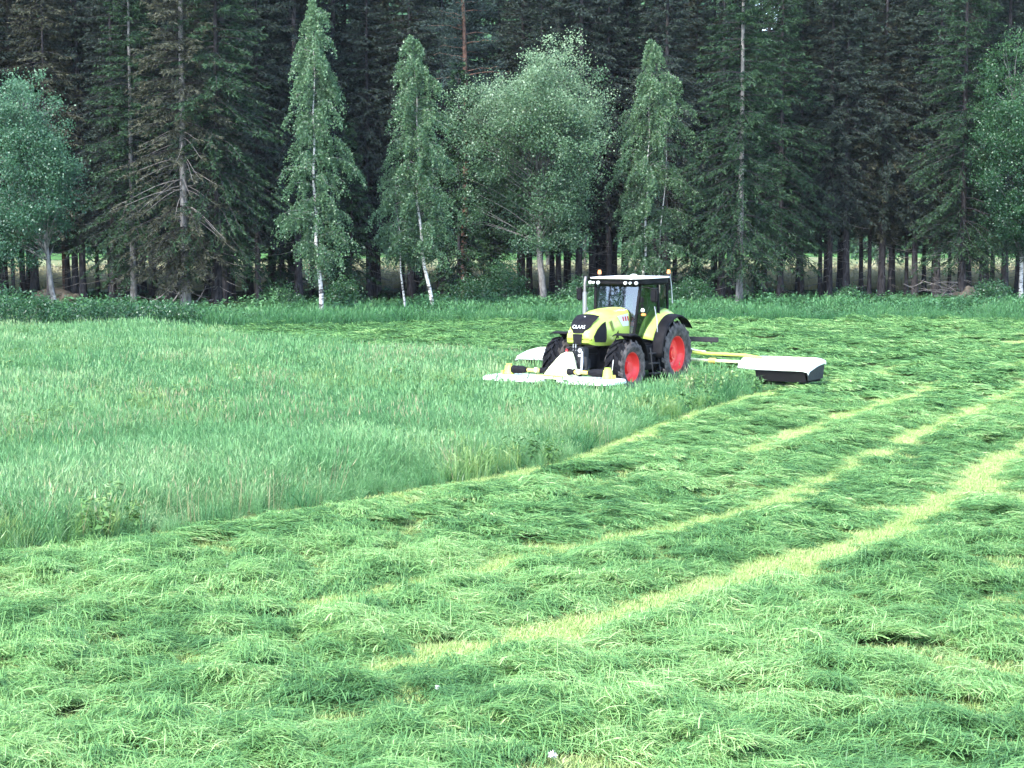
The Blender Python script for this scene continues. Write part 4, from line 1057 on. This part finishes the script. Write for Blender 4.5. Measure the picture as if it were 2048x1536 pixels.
# side mesh panels, vents, decals on both flanks
for s in (-1, 1):
    pt = lambda u, z, off=0.006: (u, s * (hood_half(u) + off), z)
    MB().slab([pt(3.74, 1.56, 0.012), pt(3.80, 1.72, 0.012), pt(3.62, 1.93, 0.010), pt(3.40, 2.06, 0.008), pt(3.17, 2.14, 0.008), pt(3.10, 1.90, 0.008), pt(3.10, 1.62, 0.008), pt(3.16, 1.53, 0.008)], 0.012, (0.1, s, 0)).build('side_grille', 'mesh', TR, 0)
    MB().slab([pt(2.92, 2.12), pt(2.80, 2.16), pt(2.62, 1.86), pt(2.72, 1.82)], 0.008, (0, s, 0)).build('vent', 'lime_dark', TR, 0)
    MB().slab([pt(2.46, 1.78), pt(2.38, 1.84), pt(2.36, 1.62), pt(2.42, 1.60)], 0.008, (0, s, 0)).build('vent', 'black', TR, 0)
    d = MB().slab([pt(2.45, 2.26), pt(1.78, 2.32), pt(1.74, 1.95), pt(2.10, 1.95)], 0.004, (0, s, 0)).build('decal', 'white', TR, 0)
    mk = MB()
    for q in range(3): mk.slab([pt(2.16 - q * 0.15, 2.24, 0.012), pt(2.08 - q * 0.15, 2.24, 0.012), pt(2.02 - q * 0.15, 2.10, 0.012), pt(2.10 - q * 0.15, 2.10, 0.012)], 0.003, (0, s, 0))
    mk.build('print', 'redmark', d, 0)
# cab
MB().box((0.62, 0, 1.42), (2.0, 1.42, 0.30), 0.04).box((-0.36, 0, 1.78), (0.06, 1.36, 0.5), 0.02).box((1.40, 0, 1.72), (0.16, 1.0, 0.34), 0.04).build('cab_floor', 'black', TR)
fr = MB()
for s in (-1, 1):
    for P in ([(1.66, s * 0.62, 1.45), (1.62, s * 0.70, 2.2), (1.46, s * 0.76, 3.20)], [(0.45, s * 0.80, 1.45), (0.44, s * 0.86, 2.2), (0.42, s * 0.80, 3.20)], [(-0.40, s * 0.70, 1.9), (-0.40, s * 0.74, 2.5), (-0.36, s * 0.72, 3.20)]):
        fr.tube(P, [0.045, 0.045, 0.05], 8)
    fr.tube([(1.66, s * 0.62, 1.50), (1.0, s * 0.80, 1.46), (0.45, s * 0.82, 1.50)], 0.04, 6)
fr.build('cab_frame', 'black', TR)
def rr_(u0, u1, w, z, n=24, e=5.0):
    out = []
    for k in range(n):
        a = 2 * math.pi * k / n; c, s = math.cos(a), math.sin(a)
        out.append(((u0 + u1) / 2 + (u1 - u0) / 2 * math.copysign(abs(c) ** (2 / e), c), w * math.copysign(abs(s) ** (2 / e), s), z))
    return out
MB().loft([rr_(-0.50, 1.80, 0.90, 3.335), rr_(-0.54, 1.86, 0.95, 3.35), rr_(-0.53, 1.85, 0.94, 3.375), rr_(-0.42, 1.70, 0.85, 3.388), rr_(0.0, 1.2, 0.5, 3.392)]).build('roof', 'white', TR, 1.0)
MB().loft([rr_(-0.42, 1.66, 0.84, 3.14), rr_(-0.48, 1.78, 0.90, 3.20), rr_(-0.48, 1.78, 0.90, 3.333)]).build('roof_underside', 'black', TR, 0.7)
for v in (-0.80, -0.66, -0.50, 0.42, 0.58, 0.76):
    sz = 0.075 if v in (-0.66, 0.58) else 0.10
    wl = MB().cyl((1.79 if abs(v) < 0.75 else 1.74, v, 3.225), sz / 2, 0.05, 'x', 14).build('work_light', 'lamp', TR)
def pane(name, corners, mat, bulge=0.0, n=(1, 0, 0)):
    """curved pane between four corners (bottom a-b, top d-c)"""
    a, b, c, d = [np.array(p, float) for p in corners]; V = []; F = []; N = 8
    for j in range(N + 1):
        for i in range(N + 1):
            f, g = i / N, j / N
            p = (a * (1 - f) + b * f) * (1 - g) + (d * (1 - f) + c * f) * g
            V.append(p + np.array(n) * bulge * (1 - (2 * f - 1) ** 2) * 1.0 + np.array(n) * bulge * 0.4 * (1 - (2 * g - 1) ** 2))
    for j in range(N):
        for i in range(N): k = j * (N + 1) + i; F.append((k, k + 1, k + N + 2, k + N + 1))
    MB().faces(V, F).build(name, mat, TR, 2.0)
pane('windscreen', [(1.68, -0.60, 1.55), (1.68, 0.60, 1.55), (1.47, 0.73, 3.17), (1.47, -0.73, 3.17)], 'glass', 0.035)
pane('rear_window', [(-0.41, -0.66, 2.03), (-0.41, 0.66, 2.03), (-0.37, 0.68, 3.15), (-0.37, -0.68, 3.15)], 'glass_side', -0.03)
for s in (-1, 1):
    pane('door_glass', [(1.64, s * 0.66, 1.52), (0.48, s * 0.83, 1.50), (0.46, s * 0.82, 3.15), (1.48, s * 0.78, 3.15)], 'glass_side', 0.05 * s, (0, 1, 0))
    pane('quarter_window', [(0.42, s * 0.84, 2.0), (-0.38, s * 0.73, 2.05), (-0.35, s * 0.73, 3.14), (0.40, s * 0.82, 3.15)], 'glass_side', 0.03 * s, (0, 1, 0))
    MB().tube([(0.55, s * 0.90, 2.02), (0.75, s * 0.905, 2.02)], 0.018, 6).build('door_handle', 'black', TR)
    MB().tube([(0.52, s * 0.88, 3.04), (0.95, s * 0.92, 3.06), (1.05, s * 0.90, 2.9)], 0.014, 6).build('grab_rail', 'grey', TR)
# inside the cab
st = MB().box((0.25, 0, 2.0), (0.52, 0.52, 0.16), 0.05).box((0.0, 0, 2.42), (0.16, 0.50, 0.74), 0.06).box((0.0, 0, 2.86), (0.12, 0.28, 0.18), 0.05).box((0.22, 0, 1.74), (0.32, 0.32, 0.36), 0.03).box((0.35, -0.34, 2.18), (0.5, 0.12, 0.08), 0.03)
st.build('seat', 'seat', TR)
sw = MB(); sw.tube([(1.36, 0, 1.7), (1.05, 0, 2.26)], [0.07, 0.05], 8)
P = [(0.98 + 0.11 * math.sin(a), 0.20 * math.cos(a), 2.32 + 0.17 * math.sin(a)) for a in np.linspace(0, 2 * math.pi, 21)]
sw.tube(P, 0.018, 6).tube([P[0], P[10]], 0.014, 6).build('steering_wheel', 'black', TR)
MB().box((0.95, -0.58, 2.45), (0.05, 0.26, 0.20), 0.02).tube([(0.6, -0.55, 2.2), (0.93, -0.58, 2.42)], 0.015, 6).build('terminal', 'black', TR)
# lamps and mirrors by the front pillars
for s in (-1, 1):
    MB().tube([(1.62, s * 0.72, 2.30), (1.68, s * 0.92, 2.34)], 0.02, 6).build('lamp_bracket', 'black', TR)
    MB().box((1.70, s * 0.96, 2.42), (0.07, 0.11, 0.11), 0.02).build('marker_lamp', 'lamp', TR)
    MB().box((1.70, s * 0.99, 2.29), (0.07, 0.15, 0.08), 0.02).build('indicator', 'amber', TR)
    mr = MB().tube([(1.50, s * 0.78, 3.08), (1.60, s * 1.05, 3.10), (1.58, s * 1.24, 3.05)], 0.018, 6).build('mirror_arm', 'black', TR)
    MB().box((1.56, s * 1.26, 2.86), (0.10, 0.22, 0.40), 0.04).build('mirror', 'black', mr)
MB().box((1.50, 0.83, 2.72), (0.10, 0.10, 0.16), 0.02).box((1.52, 0.84, 2.55), (0.08, 0.08, 0.10), 0.02).build('camera_box', 'black', TR)
MB().box((1.35, 0.35, 1.98), (0.02, 0.26, 0.12), 0.005, Matrix.Rotation(R(-10), 4, 'Y')).build('warning_plate', 'redmark', TR)
# exhaust
MB().cyl((1.86, -0.92, 2.58), 0.068, 0.74, 'z', 20, bevel=0.02).build('exhaust_guard', 'guard', TR)
MB().tube([(1.86, -0.92, 2.9), (1.86, -0.92, 3.18), (1.83, -0.93, 3.29), (1.74, -0.96, 3.38)], [0.045, 0.045, 0.045, 0.042], 14).build('exhaust_pipe', 'pipe', TR)
MB().tube([(1.86, -0.92, 2.25), (1.88, -0.90, 1.9), (2.0, -0.5, 1.6)], [0.10, 0.11, 0.11], 12).build('exhaust_elbow', 'black', TR)
# roof furniture
for u, v in ((1.15, -0.80), (-0.36, 0.80)):
    bc = MB().cyl((u, v, 3.42), 0.045, 0.10, 'z', 14).build('beacon', 'grey', TR)
    MB().cyl((u, v, 3.525), 0.062, 0.13, 'z', 16, r2=0.05, bevel=0.015).build('lens', 'amber', bc)
MB().ball((1.25, 0.42, 3.40), (0.26, 0.26, 0.17)).build('receiver_dome', 'white', TR)
MB().ball((1.3, -0.15, 3.39), (0.13, 0.13, 0.08)).build('roof_antenna', 'white', TR)
MB().tube([(-0.50, 0.86, 2.55), (-0.46, 0.84, 3.1), (-0.42, 0.80, 3.55)], [0.025, 0.02, 0.012], 6).build('aerial_rod', 'steel', TR)
# fenders
def arc_panel(cu, cz, a0, a1, rows, n=16):
    """rows of (y, radius): a curved sheet around a wheel"""
    V = []; F = []; m = len(rows)
    for k in range(n + 1):
        a = a0 + (a1 - a0) * k / n
        for y, r in rows: V.append((cu + r * math.cos(a), y, cz + r * math.sin(a)))
    for k in range(n):
        for j in range(m - 1): F.append((k * m + j, k * m + j + 1, (k + 1) * m + j + 1, (k + 1) * m + j))
    return V, F
def thick(V, F, t, name, mat, parent):
    me = MB().faces(V, F).mesh(name, mat, 0.8)
    o = link(name, me, parent); md = o.modifiers.new('thickness', 'SOLIDIFY'); md.thickness = t; md.offset = 1
    return o
for s in (-1, 1):
    thick(*arc_panel(0, 1.03, R(22), R(128), [(s * 0.58, 1.36), (s * 0.62, 1.40), (s * 0.80, 1.36), (s * 0.99, 1.24), (s * 1.02, 1.20)]), 0.02, 'rear_fender', 'lime', TR)
    thick(*arc_panel(0, 1.03, R(-2), R(140), [(s * 1.025, 1.195), (s * 1.06, 1.20), (s * 1.30, 1.17), (s * 1.36, 1.13)]), 0.03, 'fender_lip', 'black', TR)
    thick(*arc_panel(0, 1.03, R(0), R(128), [(s * 0.575, 1.35), (s * 0.575, 1.05)]), 0.02, 'fender_wall', 'black', TR)
    thick(*arc_panel(WB, 0.82, R(74), R(172), [(s * 0.76, 0.92), (s * 0.80, 0.955), (s * 1.28, 0.955), (s * 1.34, 0.92)]), 0.025, 'front_fender', 'black', TR)
    MB().tube([(WB, s * 0.55, 1.0), (WB - 0.1, s * 0.62, 1.5), (WB, s * 0.80, 1.77)], 0.03, 6).build('fender_stay', 'black', TR)
# tank and steps between the wheels
for s in (-1, 1):
    MB().box((1.35, s * 0.74, 1.02), (0.85, 0.62, 0.80), 0.06).build('tank', 'black', TR)
sp = MB()
for k, z in enumerate((0.52, 0.82, 1.12)): sp.box((1.25, 1.14 - 0.03 * k, z), (0.46, 0.20, 0.035), 0.008)
for u in (1.0, 1.5): sp.tube([(u, 1.22, 0.46), (u, 1.12, 1.30)], 0.02, 6)
sp.build('steps', 'grey', TR)
MB().box((0.98, 1.02, 1.52), (0.22, 0.16, 0.22), 0.03).build('step_box', 'grey', TR)
MB().tube([(0.98, 1.10, 1.5), (0.99, 1.08, 2.1), (0.9, 0.95, 2.5)], 0.014, 6).build('hand_rail', 'steel', TR)
# front linkage
fl = MB().box((4.0, 0, 1.22), (0.35, 0.62, 0.42), 0.04).box((3.85, 0, 0.92), (0.5, 0.5, 0.3), 0.03)
for s in (-1, 1): fl.tube([(3.95, s * 0.36, 0.85), (4.45, s * 0.42, 0.72), (4.75, s * 0.42, 0.74)], [0.06, 0.05, 0.05], 8)
fl.tube([(4.12, 0.05, 1.28), (4.62, 0.02, 1.20)], 0.035, 8)
fl.build('front_linkage', 'grey', TR)
for s in (-1, 1):
    MB().tube([(4.15, s * 0.25, 1.30), (4.30, s * 0.33, 1.02), (4.46, s * 0.40, 0.76)], [0.032, 0.045, 0.03], 10).build('lift_cylinder', 'steel', TR)
    MB().cyl((4.20, s * 0.21, 1.34), 0.055, 0.06, 'x', 14).cyl((4.22, s * 0.21, 1.20), 0.04, 0.06, 'x', 14).build('coupler', 'redmark' if s < 0 else 'lamp', TR)
MB().cyl((4.22, 0.06, 1.0), 0.07, 0.10, 'x', 14).build('pto_stub', 'steel', TR)
hs = MB()
for k in range(4): hs.tube([(4.15, -0.12 + k * 0.08, 1.42), (4.36, -0.2 + k * 0.10, 1.36), (4.45, -0.12 + k * 0.06, 1.12), (4.55, -0.05 + k * 0.03, 0.92)], 0.016, 6)
hs.build('hoses', 'black', TR)
MB().tube([(4.17, -0.03, 1.52), (4.17, -0.03, 1.26)], 0.018, 6).tube([(4.17, 0.05, 1.52), (4.17, 0.05, 1.26)], 0.018, 6).build('guide_pins', 'steel', TR)
# rear linkage
rl = MB().box((-0.45, 0, 1.15), (0.7, 0.6, 0.5), 0.04)
for s in (-1, 1): rl.tube([(-0.6, s * 0.36, 0.8), (-1.35, s * 0.44, 0.75)], 0.05, 8)
rl.build('rear_linkage', 'black', TR)

# ------------------------------------------------------------------ front mower
FM = empty('front_mower', TR.matrix_basis @ Vector((5.15, 0, 0)), TR.rotation_euler[2])
tag(FM, 'white disc mower with cream cone cover carried on the front of the tractor', 'mower')
def deck(y0, y1, x_front, x_back, zt, parent, end=1):
    """shallow white hood with rounded outer end, folded edge all round"""
    N = 14; top = []; 
    ym, L = (y0 + y1) / 2, (y1 - y0) / 2
    def ring(k, z, yo=0):
        out = []
        for q in range(28):
            a = 2 * math.pi * q / 28; c, s = math.cos(a), math.sin(a); e = 2 / 4.0
            cx = (x_front + x_back) / 2 + (x_front - x_back) / 2 * k * math.copysign(abs(c) ** e, c)
            cy = ym + (L + (k - 1) * 0.6) * math.copysign(abs(s) ** e, s)
            out.append((cx, cy, z))
        return out
    return MB().loft([ring(1.0, zt - 0.13), ring(1.0, zt - 0.075), ring(0.985, zt - 0.05), ring(0.92, zt - 0.02), ring(0.6, zt)])
for s in (-1, 1):
    y0, y1 = (0.22, 2.08) if s > 0 else (-2.30, -0.22)
    dk = deck(y0, y1, 0.80, -0.74, 0.66, FM).build('deck', 'white', FM, 0.5)
    MB().box((0.0, s * 1.04, 0.36), (1.30, 1.50, 0.26), 0.03).build('skirt', 'curtain', FM)
    dr = MB().cyl((-0.02, s * 1.66, 0.80), 0.16, 0.30, 'z', 18, r2=0.13, bevel=0.03).cyl((-0.02, s * 1.66, 0.96), 0.09, 0.06, 'z', 14).build('drive_head', 'lime', FM)
    MB().lathe([(0.02, s * 1.54), (0.11, s * 1.54), (0.125, s * 1.47), (0.11, s * 1.40), (0.125, s * 1.33), (0.11, s * 1.26), (0.12, s * 1.20), (0.09, s * 1.12), (0.07, s * 1.05), (0.02, s * 1.05)], (0, 0, 0.82), 18).build('bellows', 'black', FM)
    MB().tube([(0, s * 1.02, 0.82), (0, s * 0.55, 0.82)], 0.052, 12).build('guard_tube', 'yellow', FM)
    MB().lathe([(0.02, s * 0.58), (0.09, s * 0.57), (0.07, s * 0.50), (0.09, s * 0.45), (0.10, s * 0.36), (0.02, s * 0.34)], (0, 0, 0.82), 16).build('bellows', 'black', FM)
    MB().cyl((0.0, s * 0.72, 0.83), 0.075, 0.08, 'y', 14).build('collar', 'cream', FM)
    MB().box((-0.02, s * 1.84, 0.70), (0.24, 0.05, 0.16), 0.01).build('bracket', 'yellow', FM)
# cone-shaped centre cover
rings = []
for x0, x1, w, z in ((-0.75, 0.40, 0.42, 0.62), (-0.75, 0.35, 0.40, 0.70), (-0.78, 0.10, 0.30, 0.95), (-0.80, -0.20, 0.20, 1.17), (-0.80, -0.38, 0.13, 1.30), (-0.80, -0.55, 0.08, 1.34)):
    rings.append([(x, y, z_) for x, y, z_ in rr_(x0, x1, w, z, 20, 4.0)])
MB().loft(rings).build('centre_cover', 'cream', FM, 0.6)
MB().tube([(0.36, -0.50, 0.72), (0.36, 0.50, 0.72)], 0.022, 6).build('cover_rail', 'yellow', FM)
MB().box((-1.0, 0, 0.95), (0.10, 0.90, 0.50), 0.02).box((-0.98, 0, 1.22), (0.10, 0.3, 0.30), 0.02).build('headstock', 'grey', FM)
MB().box((0, 0, 0.14), (0.55, 3.3, 0.10), 0.02).build('cutter_bar', 'grey', FM)
MB().tube([(-0.1, 1.76, 0.90), (-0.06, 1.82, 1.22)], 0.012, 6).build('marker_rod', 'white', FM)

# ------------------------------------------------------------------ rear mower combination
RM = empty('rear_mower', TR.matrix_basis @ Vector((-1.75, 0, -0.05)), TR.rotation_euler[2])
tag(RM, 'wide white twin wing mower spread out behind the tractor', 'mower')
MB().box((0.35, 0, 1.0), (0.30, 1.3, 0.55), 0.04).box((0.05, 0, 1.10), (0.5, 0.5, 0.4), 0.04).build('headstock', 'lime', RM)
for s in (-1, 1):
    # boom out to the wing
    MB().tube([(0.10, s * 0.40, 1.12), (-0.05, s * 1.3, 1.02), (-0.15, s * 2.8, 1.0), (-0.05, s * 3.4, 0.94)], [0.06, 0.06, 0.055, 0.05], 10).build('boom', 'lime', RM)
    MB().tube([(0.25, s * 0.45, 0.86), (0.10, s * 1.6, 0.80), (0.05, s * 3.1, 0.80)], 0.05, 8).build('drive_shaft', 'cream', RM)
    MB().tube([(0.20, s * 0.45, 1.32), (0.0, s * 1.05, 1.12)], 0.035, 8).tube([(0.0, s * 1.05, 1.12), (-0.05, s * 1.45, 1.08)], 0.022, 8).build('lift_cylinder', 'steel', RM)
    MB().cyl((0.08, s * 1.75, 0.80), 0.09, 0.22, 'y', 14).build('bellows', 'yellow', RM)
    # the wing: sloping white cover, folded front and outer end
    y0, y1 = (s * 2.75, s * 5.28)
    prof = [(-0.84, 0.92), (-0.66, 0.97), (-0.05, 0.92), (0.62, 0.78), (0.78, 0.66), (0.76, 0.63), (0.60, 0.74), (-0.07, 0.87), (-0.66, 0.92), (-0.82, 0.88)]
    pf = lambda k: [(x * k, z - (1 - k) * 0.35) for x, z in prof]
    b = MB().loft([[(x * 0.45, y0, z) for x, z in prof], [(x * 0.9, y0 + s * 0.5, z) for x, z in prof], [(x, y0 + s * 0.8, z) for x, z in prof], [(x, y1 - s * 0.20, z) for x, z in prof], [(x * 0.97 - 0.01, y1 - s * 0.03, z - 0.04) for x, z in prof], [(x * 0.94, y1, z - 0.12) for x, z in prof]])
    b.build('wing_cover', 'white', RM, 0.5)
    for q in range(3):
        yq = y0 + s * (0.95 + 0.65 * q)
        MB().tube([(-0.62, yq, 0.968), (-0.05, yq, 0.918), (0.60, yq, 0.782)], 0.010, 6).build('cover_seam', 'cream', RM)
    MB().tube([(-0.72, y0 + s * 0.6, 0.935), (-0.72, y1 - s * 0.3, 0.94)], 0.035, 8).build('cover_rail', 'lime', RM)
    MB().prism([(0.58, 0.28), (0.70, 0.62), (0.56, 0.70), (-0.10, 0.84), (-0.62, 0.84), (-0.64, 0.25)], y0 + s * 0.75, y1 - s * 0.12).build('skirt', 'curtain', RM, 0.3)
    MB().slab([(0.60, y1 - s * 0.06, 0.34), (0.70, y1 - s * 0.05, 0.58), (0.0, y1 - s * 0.03, 0.74), (-0.72, y1 - s * 0.05, 0.76), (-0.62, y1 - s * 0.06, 0.34)], 0.02, (0, s, 0)).build('end_flap', 'grey', RM, 0)
    MB().box((0.10, (y0 + y1) / 2, 0.10), (0.9, abs(y1 - y0) - 0.2, 0.12), 0.03).build('cutter_bar', 'grey', RM)
bar = MB().box((-0.35, 0, 1.45), (0.07, 3.5, 0.16), 0.015)
for v in (-1.5, -0.5, 0.5, 1.5): bar.box((-0.35, v, 1.36), (0.05, 0.05, 0.08), 0.005)
bar.build('light_bar', 'grey', RM)
MB().box((-0.15, 0, 1.28), (0.35, 0.10, 0.30), 0.02).build('bar_post', 'grey', RM)

# ------------------------------------------------------------------ faint haze, added to lift the dark tones of the wood
def air():
    x0, x1, y0, y1, z0, z1 = -810, 810, -310, 1110, -3, 172
    V = [(x, y, z) for z in (z0, z1) for y in (y0, y1) for x in (x0, x1)]
    F = [(0, 2, 3, 1), (4, 5, 7, 6), (0, 1, 5, 4), (2, 6, 7, 3), (0, 4, 6, 2), (1, 3, 7, 5)]
    m, nt, out = new_mat('haze')
    v = nd(nt, 'ShaderNodeVolumePrincipled')
    v.inputs['Color'].default_value = (0.86, 0.92, 1.0, 1); v.inputs['Density'].default_value = 0.00008; v.inputs['Anisotropy'].default_value = 0.2
    nt.links.new(v.outputs[0], out.inputs['Volume'])
    o = link('haze', build_mesh('haze', V, [F], [m]))
    setting(o, 'stuff', 'faint haze added to lift the dark tones of the wood', 'haze')
air()
